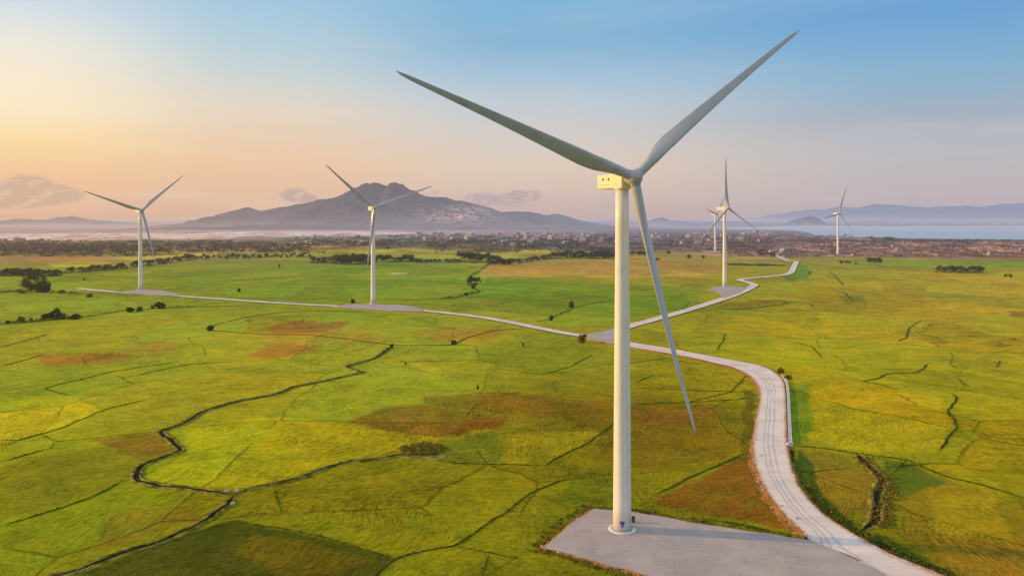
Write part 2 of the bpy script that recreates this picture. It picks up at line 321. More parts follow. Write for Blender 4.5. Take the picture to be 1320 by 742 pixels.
patches = [  # colour, strength, feather, polygon
 ((132, 100, 28), .85, 3, [(448, 544), (505, 524), (545, 520), (655, 541), (640, 553), (560, 563), (500, 556)]),
 ((128, 100, 26), .75, 3, [(545, 512), (620, 503), (790, 515), (795, 533), (780, 540), (660, 535), (550, 520)]),
 ((118, 84, 20), .9, 3, [(608, 541), (655, 541), (640, 552), (596, 560), (580, 556)]),
 ((140, 96, 30), .8, 3, [(112, 568), (185, 558), (206, 560), (226, 578), (200, 592), (178, 592), (150, 580)]),
 ((160, 108, 40), .8, 4, [(45, 459), (120, 453), (182, 458), (140, 470), (60, 472)]),
 ((166, 116, 50), .6, 4, [(150, 446), (200, 440), (248, 446), (200, 457)]),
 ((158, 108, 44), .85, 2, [(318, 458), (352, 441), (412, 446), (395, 456), (345, 464)]),
 ((150, 96, 50), .85, 2.5, [(345, 422), (385, 414), (452, 415), (440, 424), (400, 432), (350, 432)]),
 ((166, 128, 48), .5, 5, [(280, 436), (345, 424), (460, 424), (520, 440), (400, 445), (300, 432)]),
 ((164, 124, 50), .6, 3, [(530, 428), (580, 424), (660, 424), (640, 436), (560, 442)]),
 ((120, 78, 24), .85, 4, [(842, 648), (890, 622), (960, 588), (974, 602), (1000, 650), (1036, 690), (980, 676), (900, 662)]),
 ((106, 98, 18), .7, 5, [(700, 520), (815, 522), (970, 520), (972, 560), (940, 590), (830, 604), (790, 600), (760, 560)]),
 ((92, 118, 30), .6, 3, [(575, 566), (640, 560), (660, 598), (570, 594), (560, 580)]),
 ((150, 148, 24), .5, 3, [(660, 560), (760, 552), (780, 560), (700, 602), (640, 598)]),
 ((92, 104, 18), .5, 4, [(700, 660), (740, 615), (790, 600), (796, 640), (740, 660), (690, 690)]),
 ((120, 132, 30), .5, 3, [(640, 450), (760, 440), (800, 470), (790, 500), (640, 500), (560, 480)]),
 ((150, 152, 34), .5, 3, [(300, 470), (440, 445), (500, 452), (440, 480), (330, 510), (262, 520)]),
 ((128, 104, 30), .8, 3, [(1024, 578), (1108, 588), (1132, 625), (1118, 662), (1068, 662), (1035, 612)]),
 ((116, 104, 24), .6, 8, [(1160, 640), (1210, 610), (1330, 655), (1330, 760), (1230, 745), (1160, 690)]),
 ((150, 112, 36), .6, 6, [(1190, 690), (1330, 700), (1330, 742), (1240, 742)]),
 ((68, 94, 26), .8, 4, [(1140, 590), (1180, 596), (1220, 622), (1160, 640), (1136, 620)]),
 ((70, 78, 10), .95, 3, [(60, 760), (150, 722), (250, 682), (302, 668), (400, 690), (511, 718), (470, 760)]),
 ((104, 96, 14), .6, 7, [(330, 690), (400, 700), (480, 722), (440, 742), (360, 742), (300, 712)]),
 ((172, 172, 26), .65, 4, [(-20, 518), (95, 511), (128, 530), (90, 550), (20, 567), (-20, 567)]),
 ((162, 166, 20), .65, 4, [(186, 616), (240, 588), (235, 552), (330, 535), (440, 545), (560, 563), (530, 575), (440, 595), (320, 630), (240, 628)]),
 ((126, 112, 20), .6, 4, [(0, 600), (80, 580), (150, 575), (230, 585), (180, 604), (165, 622), (60, 655), (0, 670)]),
 ((132, 102, 30), .5, 5, [(150, 655), (250, 650), (262, 668), (180, 700), (120, 712), (130, 680)]),
 ((134, 96, 40), .75, 5, [(812, 530), (860, 526), (930, 528), (880, 545), (830, 548)]),
 ((84, 128, 34), .75, 2, [(1008, 356), (1035, 342), (1048, 350), (1042, 358), (1015, 362)]),
 ((56, 80, 24), .85, 3, [(1022, 600), (1026, 580), (1046, 600), (1060, 640), (1082, 664), (1120, 690), (1105, 694), (1075, 672), (1046, 648), (1030, 624)]),
 ((60, 82, 20), .7, 3, [(1106, 690), (1140, 690), (1220, 735), (1240, 760), (1216, 752), (1164, 724)]),
 ((84, 78, 20), .6, 3, [(958, 500), (972, 505), (974, 560), (966, 600), (955, 590)]),
 ((172, 158, 22), .6, 6, [(1046, 500), (1120, 496), (1212, 508), (1224, 556), (1204, 584), (1120, 582), (1044, 570)]),
 ((150, 140, 22), .45, 8, [(1200, 640), (1280, 640), (1300, 690), (1210, 690)]),
 ((92, 128, 30), .6, 6, [(1016, 495), (1040, 492), (1048, 540), (1036, 574), (1020, 572)]),
 ((100, 132, 34), .55, 3, [(570, 360), (700, 362), (900, 372), (900, 398), (820, 410), (740, 400), (620, 384)]),
 ((98, 128, 34), .5, 2, [(700, 376), (770, 374), (790, 380), (740, 386)]),
 ((172, 142, 74), .7, 1.2, [(622, 342), (700, 336), (790, 333), (925, 341), (930, 350), (900, 356), (800, 357), (618, 357)]),
 ((176, 134, 80), .65, .8, [(30, 333), (90, 330), (142, 331), (134, 337), (42, 338)]),
 ((172, 134, 86), .65, .7, [(215, 325), (300, 320), (400, 316), (480, 317), (480, 320), (380, 322), (240, 328)]),
 ((176, 170, 60), .8, .7, [(60, 340), (100, 337), (150, 338), (120, 343), (70, 344)]),
 ((190, 168, 70), .6, .7, [(140, 332), (250, 327), (290, 325), (270, 331), (170, 336)]),
 ((166, 160, 72), .8, .6, [(480, 322), (560, 321), (600, 325), (590, 330), (500, 330)]),
 ((168, 158, 62), .8, .6, [(640, 322), (715, 323), (715, 329), (650, 327)]),
 ((128, 150, 50), .8, .8, [(1100, 333), (1200, 335), (1330, 340), (1330, 346), (1200, 343), (1100, 341)]),
 ((120, 70, 40), .7, 3, [(1300, 402), (1330, 404), (1330, 411), (1305, 408)]),
 ((96, 120, 36), .7, 2, [(1080, 382), (1112, 380), (1116, 388), (1092, 391)]),
 ((128, 114, 50), .6, 2, [(930, 388), (1010, 386), (1018, 392), (960, 398), (925, 396)]),
 ((214, 204, 190), .6, .4, [(500, 352), (524, 351), (524, 353), (500, 353)]),
 ((70, 66, 44), .9, .5, [(936, 339), (1015, 341), (1010, 343), (940, 342)]),
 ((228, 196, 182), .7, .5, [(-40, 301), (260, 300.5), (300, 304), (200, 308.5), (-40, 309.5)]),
 ((222, 206, 204), .6, .5, [(270, 299), (480, 298), (560, 301), (420, 304.5), (290, 305)]),  # pale mist at the mountain foot, painted into the ground colour
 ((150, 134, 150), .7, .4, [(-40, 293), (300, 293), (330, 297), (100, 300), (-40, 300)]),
]
for c_, s_, fe, pts in patches:
    mm = poly_mask(pts, fe * .55) * min(1, s_ * 1.08); br = c_[0] > c_[1] * 1.12 and pts[0][1] > 400
    if br: mm = mm * np.clip(.55 + fbm(GX / 6, GY / 6, 4, 44) * .75, 0, 1); c_ = (int(c_[0] * .93), int(c_[1] * 1.0), c_[2])
    mk_ = mm[..., None]; T = T * (1 - mk_) + alb(c_) * mk_
# irregular scrubby ground on the far plain
far = np.clip((336 - PYg) / 10, 0, 1) * np.clip((PYg - 296) / 6, 0, 1)
sc_ = fbm(GX / 60, GY / 160, 4, 4); T = T * (1 + far[..., None] * ((sc_ - .5) * 1.8)[..., None])
tan_ = (np.clip((fbm(GX / 45, GY / 130, 4, 14) - .56) * 9, 0, 1) * far * np.clip((wx - 850) / 150, 0, 1) * .75)[..., None]; T = T * (1 - tan_) + alb((206, 158, 128)) * tan_
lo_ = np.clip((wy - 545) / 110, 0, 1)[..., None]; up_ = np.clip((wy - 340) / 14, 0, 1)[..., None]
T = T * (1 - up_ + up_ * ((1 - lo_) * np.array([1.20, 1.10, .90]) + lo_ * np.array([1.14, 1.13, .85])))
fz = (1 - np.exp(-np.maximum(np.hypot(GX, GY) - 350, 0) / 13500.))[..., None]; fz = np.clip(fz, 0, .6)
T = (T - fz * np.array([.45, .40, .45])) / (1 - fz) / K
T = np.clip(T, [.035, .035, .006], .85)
gv = np.stack([GX, GY, np.zeros_like(GX)], -1).reshape(-1, 3)
ii = np.arange((nr - 1) * nc).reshape(nr - 1, nc)[:, :-1].ravel()
gf = np.stack([ii, ii + 1, ii + 1 + nc, ii + nc], -1)
extra = np.array([[-6000, -3000, 0], [6000, -3000, 0], [6000, Yr[0], 0], [-6000, Yr[0], 0]], float)
e0 = len(gv); gv = np.concatenate([gv, extra]); gf = np.concatenate([gf, [[e0, e0 + 1, e0 + 2, e0 + 3]]])
me = bpy.data.meshes.new('ground'); me.vertices.add(len(gv)); me.vertices.foreach_set('co', gv.ravel())
me.loops.add(gf.size); me.loops.foreach_set('vertex_index', gf.ravel().astype(np.int32))
me.polygons.add(len(gf)); me.polygons.foreach_set('loop_start', np.arange(0, gf.size, 4, dtype=np.int32))
me.update(calc_edges=True)
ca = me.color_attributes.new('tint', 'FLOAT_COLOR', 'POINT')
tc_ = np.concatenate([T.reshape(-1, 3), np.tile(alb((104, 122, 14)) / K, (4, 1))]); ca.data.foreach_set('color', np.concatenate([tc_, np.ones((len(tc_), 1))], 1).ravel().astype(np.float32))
me.materials.append(M['ground']); g_o = bpy.data.objects.new('ground', me); COL.objects.link(g_o); tag(g_o, kind='structure')

# ------------------------------------------------------------------ strips on the ground
def resample(pts, step, wob=0., seed=0):
    pts = [np.array(q[:2], float) for q in pts]; out = []
    # Catmull-Rom through points
    ext = [2 * pts[0] - pts[1]] + pts + [2 * pts[-1] - pts[-2]]
    for i in range(1, len(ext) - 2):
        L = np.linalg.norm(ext[i + 1] - ext[i]); n = max(1, int(L / step))
        for k in range(n):
            t_ = k / n; a, b, c, d_ = ext[i - 1:i + 3]
            out.append(.5 * ((2 * b) + (-a + c) * t_ + (2 * a - 5 * b + 4 * c - d_) * t_ ** 2 + (-a + 3 * b - 3 * c + d_) * t_ ** 3))
    out.append(pts[-1]); out = np.array(out)
    if wob:
        s = np.arange(len(out)) * step
        out[:, 0] += (fbm(s / 9, s * 0 + seed, 3, seed) - .5) * 2 * wob; out[:, 1] += (fbm(s / 9, s * 0 + seed + 50, 3, seed + 3) - .5) * 2 * wob
    return out
def linres(pts, step, wob=0., seed=0):
    p = np.array([q[:2] for q in pts]); s = np.concatenate([[0], np.cumsum(np.linalg.norm(np.diff(p, axis=0), axis=1))]); n = max(6, int(s[-1] / step)); u = np.linspace(0, s[-1], n)
    a = np.column_stack([np.interp(u, s, p[:, 0]), np.interp(u, s, p[:, 1])]); b = resample(pts, step); L = np.concatenate([[0], np.cumsum(np.linalg.norm(np.diff(b, axis=0), axis=1))]); v = u / s[-1] * L[-1]
    b = np.column_stack([np.interp(v, L, b[:, 0]), np.interp(v, L, b[:, 1])]); o = a * .65 + b * .35; s = u
    for k, (fr, am) in enumerate(((14., 2.2), (4., .8), (1.6, .3))):
        e = np.clip(np.minimum(u, u[-1] - u) / 10., 0, 1)
        o[:, 0] += (fbm(s / fr, s * 0 + seed + k * 9, 2, seed) - .5) * wob * am * e; o[:, 1] += (fbm(s / fr, s * 0 + seed + 50 + k * 9, 2, seed + 3) - .5) * wob * am * e
    return o
def normals(c):
    d_ = np.gradient(c, axis=0); d_ /= np.linalg.norm(d_, axis=1)[:, None] + 1e-9; return np.stack([-d_[:, 1], d_[:, 0]], -1)
def strip(name, c, offs, mat, seed=0, jit=0., zj=0., taper=True):
    """offs: cross-section list of (offset, z). One continuous ribbon along centre line c."""
    n = normals(c); N = len(c); v = []; uv = []
    s = np.arange(N)
    for j, (o, z) in enumerate(offs):
        w = 1 + (fbm(s / 3.1, s * 0 + j, 3, seed + j) - .5) * 2 * jit
        zz = z * (1 + (fbm(s / 2.3, s * 0 + j + 9, 3, seed + j + 5) - .5) * 2 * zj) if z > .05 else np.full(N, z)
        if taper:
            e = np.clip(np.minimum(s, N - 1 - s) / 4., 0.08, 1); w = w * e; zz = zz * e
        q = c + n * (o * w)[:, None]
        v.append(np.column_stack([q, zz])); uv.append(np.column_stack([np.full(N, j / (len(offs) - 1)), s * .1]))
    v = np.concatenate(v); uv = np.concatenate(uv); f = []
    for j in range(len(offs) - 1):
        for i in range(N - 1): f.append((j * N + i, j * N + i + 1, (j + 1) * N + i + 1, (j + 1) * N + i))
    return mk(name, v, f, mat, None, True, uv)
def PL(pts, z=0): return [P(a, b, z) for a, b in pts]

RZ = .5
# --- near road from its two edges
redge = [(920, 459), (961.5, 466.8), (989, 473.7), (1007.6, 487.6), (1012, 506), (1013.5, 538), (1014.5, 570.5), (1019, 598), (1030.6, 625.8), (1049, 651), (1079, 674), (1118, 697), (1164, 720), (1215, 741), (1290, 772), (1400, 815)]
ledge = [(920, 467), (947.6, 474), (970.7, 487.6), (980, 508), (975, 538), (971.6, 563.6), (970.7, 584), (977.6, 609.7), (989, 632.7), (1012, 662.7), (1044.4, 692.6), (1062, 712), (1085, 732), (1110, 760), (1150, 800), (1220, 850)]
up_e = [(758, 430), (790, 435.5), (815, 441), (850, 446.5), (885, 452.5)]
lo_e = [(758, 436), (790, 441.5), (815, 447), (850, 453), (885, 459)]
R_ = resample(PL(up_e + redge, RZ), 2.0); L_ = resample(PL(lo_e + ledge, RZ), 2.0)
def param(c, n):
    s = np.concatenate([[0], np.cumsum(np.linalg.norm(np.diff(c, axis=0), axis=1))]); u = np.linspace(0, s[-1], n); return np.column_stack([np.interp(u, s, c[:, 0]), np.interp(u, s, c[:, 1])])
# match stations key by key
def paired(a, b, z, per=10):
    A = []; B = []
    for i in range(len(a)): A.append(P(*a[i], z)[:2]); B.append(P(*b[i], z)[:2])
    def cr(pts):
        pts = [np.array(q) for q in pts]; ext = [2 * pts[0] - pts[1]] + pts + [2 * pts[-1] - pts[-2]]; out = []
        for i in range(1, len(ext) - 2):
            for k in range(per):
                t_ = k / per; p0, p1, p2, p3 = ext[i - 1:i + 3]
                out.append(.5 * ((2 * p1) + (-p0 + p2) * t_ + (2 * p0 - 5 * p1 + 4 * p2 - p3) * t_ ** 2 + (-p0 + 3 * p1 - 3 * p2 + p3) * t_ ** 3))
        out.append(pts[-1]); return np.array(out)
    return cr(A), cr(B)
A_, B_ = paired(up_e + redge, lo_e + ledge, RZ)
s = np.arange(len(A_)); dv = A_ - B_; dv /= np.linalg.norm(dv, axis=1)[:, None]
A_ = A_ + dv * ((fbm(s / 2.5, s * 0, 3, 3) - .5) * 1.0)[:, None]; B_ = B_ + dv * ((fbm(s / 2.5, s * 0 + 7, 3, 8) - .5) * 1.2)[:, None]
B_ = B_ - dv * (6. * np.clip((s - 148) / 12., 0, 1))[:, None]
V = []; U = []; NJ = 9
for j in range(NJ):
    q = A_ + (B_ - A_) * j / (NJ - 1); V.append(np.column_stack([q, np.full(len(q), RZ)])); U.append(np.column_stack([np.full(len(q), j / (NJ - 1)), s * .1]))
N = len(A_); fc = [(j * N + i, j * N + i + 1, (j + 1) * N + i + 1, (j + 1) * N + i) for j in range(NJ - 1) for i in range(N - 1)]
tag(mk('gravel_road', np.concatenate(V), fc, M['road'], None, True, np.concatenate(U)), kind='structure')
def skirt(name, e, outward, w=2.2, seed=0, z=RZ, mat='verge'):
    n_ = len(e); s = np.arange(n_); ww = w * (.6 + fbm(s / 4., s * 0, 3, seed) * .9)
    v = np.concatenate([np.column_stack([e - outward * .15, np.full(n_, z - .004)]), np.column_stack([e + outward * (ww * .35)[:, None], np.full(n_, z * .8) + (fbm(s / 1.7, s * 0, 3, seed + 4) - .5) * .5]), np.column_stack([e + outward * ww[:, None], np.full(n_, -.05)])])
    f = [(j * n_ + i, j * n_ + i + 1, (j + 1) * n_ + i + 1, (j + 1) * n_ + i) for j in range(2) for i in range(n_ - 1)]
    return tag(mk(name, v, f, M[mat], None, True), kind='structure')
skirt('road_verge', A_, dv, 1.3, 2); skirt('road_verge', B_[:150], -dv[:150], 2.6, 5)

# --- other roads
ROADZ = .35
def road(pts, w, seed):
    c = resample(PL(pts, ROADZ), 4, .5, seed); N = len(c)
    o = strip('gravel_road', c, [(-w / 2, ROADZ), (-w / 4, ROADZ), (0, ROADZ), (w / 4, ROADZ), (w / 2, ROADZ)], M['road'], seed, .10, 0, False); tag(o, kind='structure')
    for v in (-1, 1):
        n = normals(c); skirt('road_verge', c + n * v * w * .47, n * v, 1.6, seed + v + 2, ROADZ, 'bund')
road([(100, 371.5), (126, 374), (154, 376.5), (190, 378.5), (235, 381.5), (270, 384), (350, 389.5), (430, 394), (500, 396.5), (545, 400), (590, 404.5), (640, 411.5), (700, 423.5), (745, 431.5), (765, 434)], 8.5, 21)
road([(752, 433.5), (775, 430), (790, 426.5), (815, 419), (850, 409.5), (882, 400.5), (930, 385.5), (955, 376.5), (970, 369), (972, 366.5), (962, 363), (953, 360.5), (965, 358.5), (990, 356.3), (1012, 353.6), (1020, 350), (1024, 342), (1026, 337), (1016, 335.5), (1006, 332), (998, 328), (985, 326)], 9.5, 31)

def pad(name, pts, z, seed, mat='pad', wob=1.1, sk=1.4):
    c = [P(a, b, z)[:2] for a, b in pts]; out = []
    for i in range(len(c)):
        a = np.array(c[i]); b = np.array(c[(i + 1) % len(c)]); n = max(2, int(np.linalg.norm(b - a) / 2.0))
        for k in range(n): out.append(a + (b - a) * k / n)
    out = np.array(out); n_ = len(out); s = np.arange(n_)
    cen = out.mean(0); w = (fbm(s / 3., s * 0, 3, seed) - .5) * 2 * wob * np.sin(np.pi * s / n_) ** .3
    d_ = out - cen; d_ /= np.linalg.norm(d_, axis=1)[:, None]; out = out + d_ * w[:, None]
    v = [(x, y, z) for x, y in out]; o = mk(name, v, [tuple(range(n_))], M[mat]); 
    # orientation up
    me = o.data; me.update()
    if me.polygons[0].normal.z < 0: me.flip_normals()
    tag(o, kind='structure')
    if sk: 
        e = np.concatenate([out, out[:1]]); dd = np.concatenate([d_, d_[:1]]); skirt('pad_verge', e, dd, sk, seed + 3, z)
    return out
PADZ = RZ + .006
pad_o = pad('gravel_pad', [(766, 655), (816.7, 659), (890, 672), (1000, 688.6), (1049, 696.5), (1098, 717), (1150, 745), (1260, 810), (980, 800), (840, 743), (760, 720), (701, 705.4), (730, 680)], PADZ, 40)
pad('gravel_pad', [(455, 391.5), (517, 392.5), (541, 396.5), (548, 401), (503, 400.5), (426, 395.2)], ROADZ + .03, 41, sk=.8)
pad('gravel_pad', [(150, 376), (182, 372.8), (212, 374.6), (230, 379), (232, 381.8), (189, 379.5)], ROADZ + .03, 42, sk=.8)
pad('gravel_pad', [(756, 430.5), (792, 424), (800, 430), (812, 443), (790, 442.5), (758, 437)], ROADZ + .2, 43, sk=.4)
pad('gravel_pad', [(913, 373), (921, 369.7), (945, 368.4), (964, 370.5), (955, 376.5), (933, 384.5), (927, 378)], ROADZ + .03, 44, sk=.8)
pad('gravel_pad', [(906, 323.6), (934, 323.8), (938, 325), (908, 325.3)], ROADZ + .03, 45, sk=.8)
pad('gravel_pad', [(1058, 328.4), (1092, 328.6), (1098, 330), (1060, 330)], ROADZ + .03, 46, sk=.8)

# --- ditches (two rough banks with a dark wet bed) and bunds (single low dark ridge)
def ditch(pts, w, seed, hb=.34, wob=.9):
    w *= .95; c = linres(PL(pts), 1.2, wob, seed)
    tag(strip('ditch', c, [(-w * .40, .03), (0, .035), (w * .40, .03)], M['mud'], seed, .45, 0), kind='structure')
    for sgn in (-1, 1):
        sl = [(sgn * w * .30, .02), (sgn * w * .42, hb), (sgn * w * .52, hb * .8), (sgn * w * .75, -.03)]
        o = strip('ditch_bank', c, sl, M['bank'], seed + sgn * 3 + 9, .35, .6); tag(o, kind='structure')
def bund(pts, w, seed, hb=.4, wob=.9, mat='bund'):
    w *= .72; hb *= .6; c = linres(PL(pts), 1.3, wob, seed)
    tag(strip('bund', c, [(-w * .6, -.03), (-w * .25, hb), (w * .1, hb * .9), (w * .6, -.03)], M[mat], seed, .35, .6), kind='structure')
DIT = [([(40, 756), (71, 742), (105, 735), (139, 720), (176.5, 707), (218.6, 693), (252, 678), (277, 663), (296, 650), (300.5, 638)], 2.4),
 ([(300, 638), (273, 634), (235, 629.7), (202, 626.7), (176.5, 621), (170, 615), (181, 600), (206, 589.7), (235.4, 580.5), (223, 568.7), (206, 556), (235, 545.6), (260.6, 531), (294, 520), (311, 516), (357, 507.8), (378, 499), (400, 495), (438, 486.7), (467, 480), (446, 472.5), (484, 461.5), (505, 447)], 2.6),
 ([(300, 638), (328, 629.7), (361.5, 623), (391, 615), (425, 601), (442, 596), (484, 590.6), (517.7, 585.5), (540, 583)], 2.2),
 ([(1104, 584), (1122.8, 602.8), (1136.6, 621), (1129.7, 644), (1127, 672), (1110, 684)], 3.2)]
for i, (q, w) in enumerate(DIT): ditch(q, w, 100 + i * 7)
BUN = [([(702.6, 600), (736, 581), (761.5, 566.6), (782.5, 552), (792, 545)], 1.0), ([(470, 752), (511, 719), (538.7, 711.6), (580.7, 705), (591, 701), (618.6, 682), (652, 659), (690, 631.8), (715, 621), (734, 615)], .9),
 ([(593, 705), (631, 711.6), (673, 720)], .7), ([(631, 712), (620, 742)], .5), ([(0, 596), (33.6, 585.5), (67, 577)], .9), ([(0, 678), (38, 667.5), (84, 653), (126, 636), (160, 618)], .8), ([(0, 472), (30, 464), (55, 457)], 1.0), ([(0, 447), (30, 440), (63, 430)], 1.2),
 ([(0, 567), (25, 567), (84, 550), (126, 531), (190, 515)], .8), ([(176, 484), (240, 470), (300, 466)], .8), ([(90, 510), (60, 500), (150, 478), (230, 466)], .6),
 ([(10, 418), (60, 413), (115.6, 407.7), (157.6, 400.6), (224, 396.4), (266, 394.5), (343, 395.5)], 1.7), ([(262.7, 425), (280, 418), (315, 409.4), (350, 404), (400, 400.6), (470, 402)], 1.4), ([(266, 425), (308, 429), (336, 430.4), (400, 432), (442, 436), (505, 444.7), (580.7, 444.7), (600, 436), (632, 427), (672, 423)], 1.6),
 ([(635.7, 334), (625, 344.6), (607.7, 355), (604, 365.6), (618, 376), (597, 381.4), (569, 385), (530.6, 386.7), (490, 385.5)], 2.2), ([(790, 387), (751, 393.7), (733.8, 399), (709, 411), (690, 415)], 1.8),
 ([(925, 398), (965, 398), (998, 393.5), (1017, 390.5), (1007, 387.5), (971, 387.5)], 2.4), ([(1069.6, 350.5), (1076, 355), (1084, 364), (1087, 368)], 2.4), ([(1073, 373), (1090, 378), (1100, 387.7)], 2.2), ([(1042, 391), (1050, 395.8)], 2.2), ([(1171.5, 387.7), (1200, 388), (1226.5, 389.5)], 1.8), ([(1187.7, 412), (1171.5, 423), (1168, 434.6), (1157, 440)], 1.3),
 ([(1196.5, 469), (1182.7, 480.6), (1146, 482), (1128, 488), (1108, 492)], 1.2), ([(1226.5, 507), (1233, 513), (1222, 529), (1235.7, 550), (1224, 563.6), (1211, 581)], 1.2), ([(1288.7, 464.5), (1284, 473.7)], 1.), ([(1235, 488), (1246, 498)], .8),
 ([(1023.7, 574), (1058, 577.4), (1104, 584), (1140, 588), (1169, 592.6), (1215, 612), (1270, 625.8), (1340, 648)], 1.2), ([(842, 638), (890, 615), (932, 598), (959.6, 583.5)], 1.0), ([(819, 493), (840, 484.7)], .9), ([(730.5, 474), (764, 457)], .9), ([(640, 475), (700, 482), (731, 474)], .6), ([(816, 500), (900, 503), (966, 505)], .7), ([(816, 521), (900, 518), (974, 512)], .7), ([(564, 594), (600, 597), (639.6, 598), (700, 600)], .7),
 ([(310, 672), (360, 681), (440, 700), (511, 719)], .7), ([(1169, 592), (1150, 610)], .7), ([(800, 470), (860, 462), (900, 470)], .5), ([(1020, 440), (1046, 447), (1060, 462)], .7), ([(925, 452), (935, 430)], .8), ([(355, 632), (362, 660)], .3), ([(404, 650), (400, 662)], .4),
 ([(880, 520), (940, 505), (965, 480)], .4), ([(905, 668), (960, 676), (1010, 689)], 1.6)]
for i, (q, w) in enumerate(BUN): bund(q, w, 300 + i * 5, .28 + .12 * w)

# ------------------------------------------------------------------ leaf clumps
def leaves(mb, cx, cy, cz, rx, ry, rz, n, size, rnd):
    for _ in range(n):
        while True:
            a, b, c = rnd.uniform(-1, 1), rnd.uniform(-1, 1), rnd.uniform(-1, 1); r2 = a * a + b * b + c * c
            if .25 < r2 <= 1: break
        x, y, z = cx + a * rx, cy + b * ry, cz + c * rz
        th = rnd.uniform(0, 2 * pi); ph = rnd.uniform(-.9, .9); s_ = size * rnd.uniform(.6, 1.3)
        ux, uy, uz = cos(th) * s_, sin(th) * s_, sin(ph) * s_ * .5
        vx, vy, vz = -sin(th) * sin(ph) * s_ * .8, cos(th) * sin(ph) * s_ * .8, cos(ph) * s_ * .8
        mb.v += [(x - ux, y - uy, z - uz), (x + vx * .7, y + vy * .7, z + vz * .7), (x + ux, y + uy, z + uz), (x - vx * .7, y - vy * .7, z - vz * .7)]
        b0 = len(mb.v) - 4; mb.f.append((b0, b0 + 1, b0 + 2, b0 + 3)); mb.mi.append(0)
def tree_meshes(seed, hh, wid, nleaf, lsize, mat, trunkh=.28):
    rnd = random.Random(seed); cr = MB(); ncl = 11 if wid < 15 else 30
    for i in range(ncl):
        a = rnd.uniform(0, 2 * pi); r = wid * .36 * sqrt(rnd.random()); zc = hh * rnd.uniform(trunkh + .12, .86)
        k_ = 1 - .45 * abs(zc / hh - .5) * 2
        rr = wid * rnd.uniform(.15, .26) * k_
        leaves(cr, r * cos(a) * k_ * 1.15, r * sin(a) * k_ * 1.15, zc, rr, rr, rr * rnd.uniform(.55, .8), nleaf // ncl, lsize, rnd)
    me_c = bpy.data.meshes.new('crown'); me_c.from_pydata(cr.v, [], cr.f); me_c.materials.append(M[mat])
    tr = MB(); r0 = hh * .028
    def limb(p0, p1, ra, rb, sg=7):
        p0 = np.array(p0); p1 = np.array(p1); d_ = p1 - p0; d_ = d_ / np.linalg.norm(d_); a_ = np.cross(d_, [.3, 1, .2]); a_ /= np.linalg.norm(a_); b_ = np.cross(d_, a_)
        v = [p + rr_ * (cos(2 * pi * k / sg) * a_ + sin(2 * pi * k / sg) * b_) for p, rr_ in ((p0, ra), ((p0 + p1) / 2, (ra + rb) / 2 * .95), (p1, rb)) for k in range(sg)]
        f = [(i * sg + k, i * sg + (k + 1) % sg, (i + 1) * sg + (k + 1) % sg, (i + 1) * sg + k) for i in range(2) for k in range(sg)]
        tr.add(v, f)
    limb((0, 0, -.2), (rnd.uniform(-.3, .3), rnd.uniform(-.3, .3), hh * .42), r0 * 1.2, r0 * .7)
    for i in range(5):
        a = i * 1.3 + rnd.random(); limb((0, 0, hh * rnd.uniform(.2, .4)), (cos(a) * wid * .3, sin(a) * wid * .3, hh * rnd.uniform(.5, .78)), r0 * .6, r0 * .2)
    me_t = bpy.data.meshes.new('trunk'); me_t.from_pydata([tuple(map(float, x)) for x in tr.v], [], tr.f); me_t.materials.append(M['trunk'])
    return me_c, me_t
TV = [tree_meshes(s_, 10, w_, n_, .55, mt, th) for s_, w_, n_, mt, th in ((1, 11, 900, 'leaf_dark', .12), (2, 9, 800, 'leaf_dark', .2), (3, 12, 950, 'leaf_dark', .08), (4, 8, 700, 'leaf_green', .22), (5, 10, 800, 'leaf_green', .1))]
TBIG = [tree_meshes(21, 16, 19, 4200, .42, 'leaf_dark', .02), tree_meshes(22, 17, 17, 4200, .42, 'leaf_dark', .02)]
def tree(mv, x, y, hsc, label, group=None, wsc=1., cat='tree'):
    r = empty('tree', (x, y, 0), random.uniform(0, 6.28)); r.scale = (hsc * wsc, hsc * wsc, hsc)
    c = bpy.data.objects.new('crown', mv[0]); COL.objects.link(c); c.parent = r
    k_ = bpy.data.objects.new('trunk', mv[1]); COL.objects.link(k_); k_.parent = r
    tag(r, label, cat, group); return r
def bush_mesh(seed, n, mat, size=.25):
    rnd = random.Random(seed); b = MB()
    for i in range(7):
        a = rnd.uniform(0, 6.28); r = rnd.uniform(0, .6); rr = rnd.uniform(.35, .6)
        leaves(b, r * cos(a), r * sin(a), rnd.uniform(.25, .6), rr, rr, rr * .75, n // 7, size, rnd)
    b.v = [(x, y, max(z, 0)) for x, y, z in b.v]
    m_ = bpy.data.meshes.new('bush'); m_.from_pydata(b.v, [], b.f); m_.materials.append(M[mat]); return m_
BV = [bush_mesh(31, 420, 'leaf_dark', .17), bush_mesh(32, 420, 'leaf_green', .17), bush_mesh(33, 420, 'leaf_dry', .15), bush_mesh(34, 420, 'leaf_dark', .2)]
def bush(k, x, y, s_, label, group=None, hs=1.):
    o = bpy.data.objects.new('bush', BV[k]); COL.objects.link(o); o.location = (x, y, 0); o.scale = (s_, s_, s_ * hs); o.rotation_euler = (0, 0, random.uniform(0, 6.28))
    tag(o, label, 'bush', group); return o

# big pair by the left edge
x, y, _ = P(41, 376); tree(TBIG[0], x, y, 1.15, 'broad dark tree on the left in the round pair beside the left road')
x, y, _ = P(54, 377); tree(TBIG[1], x, y, 1.1, 'broad dark tree on the right in the round pair beside the left road')
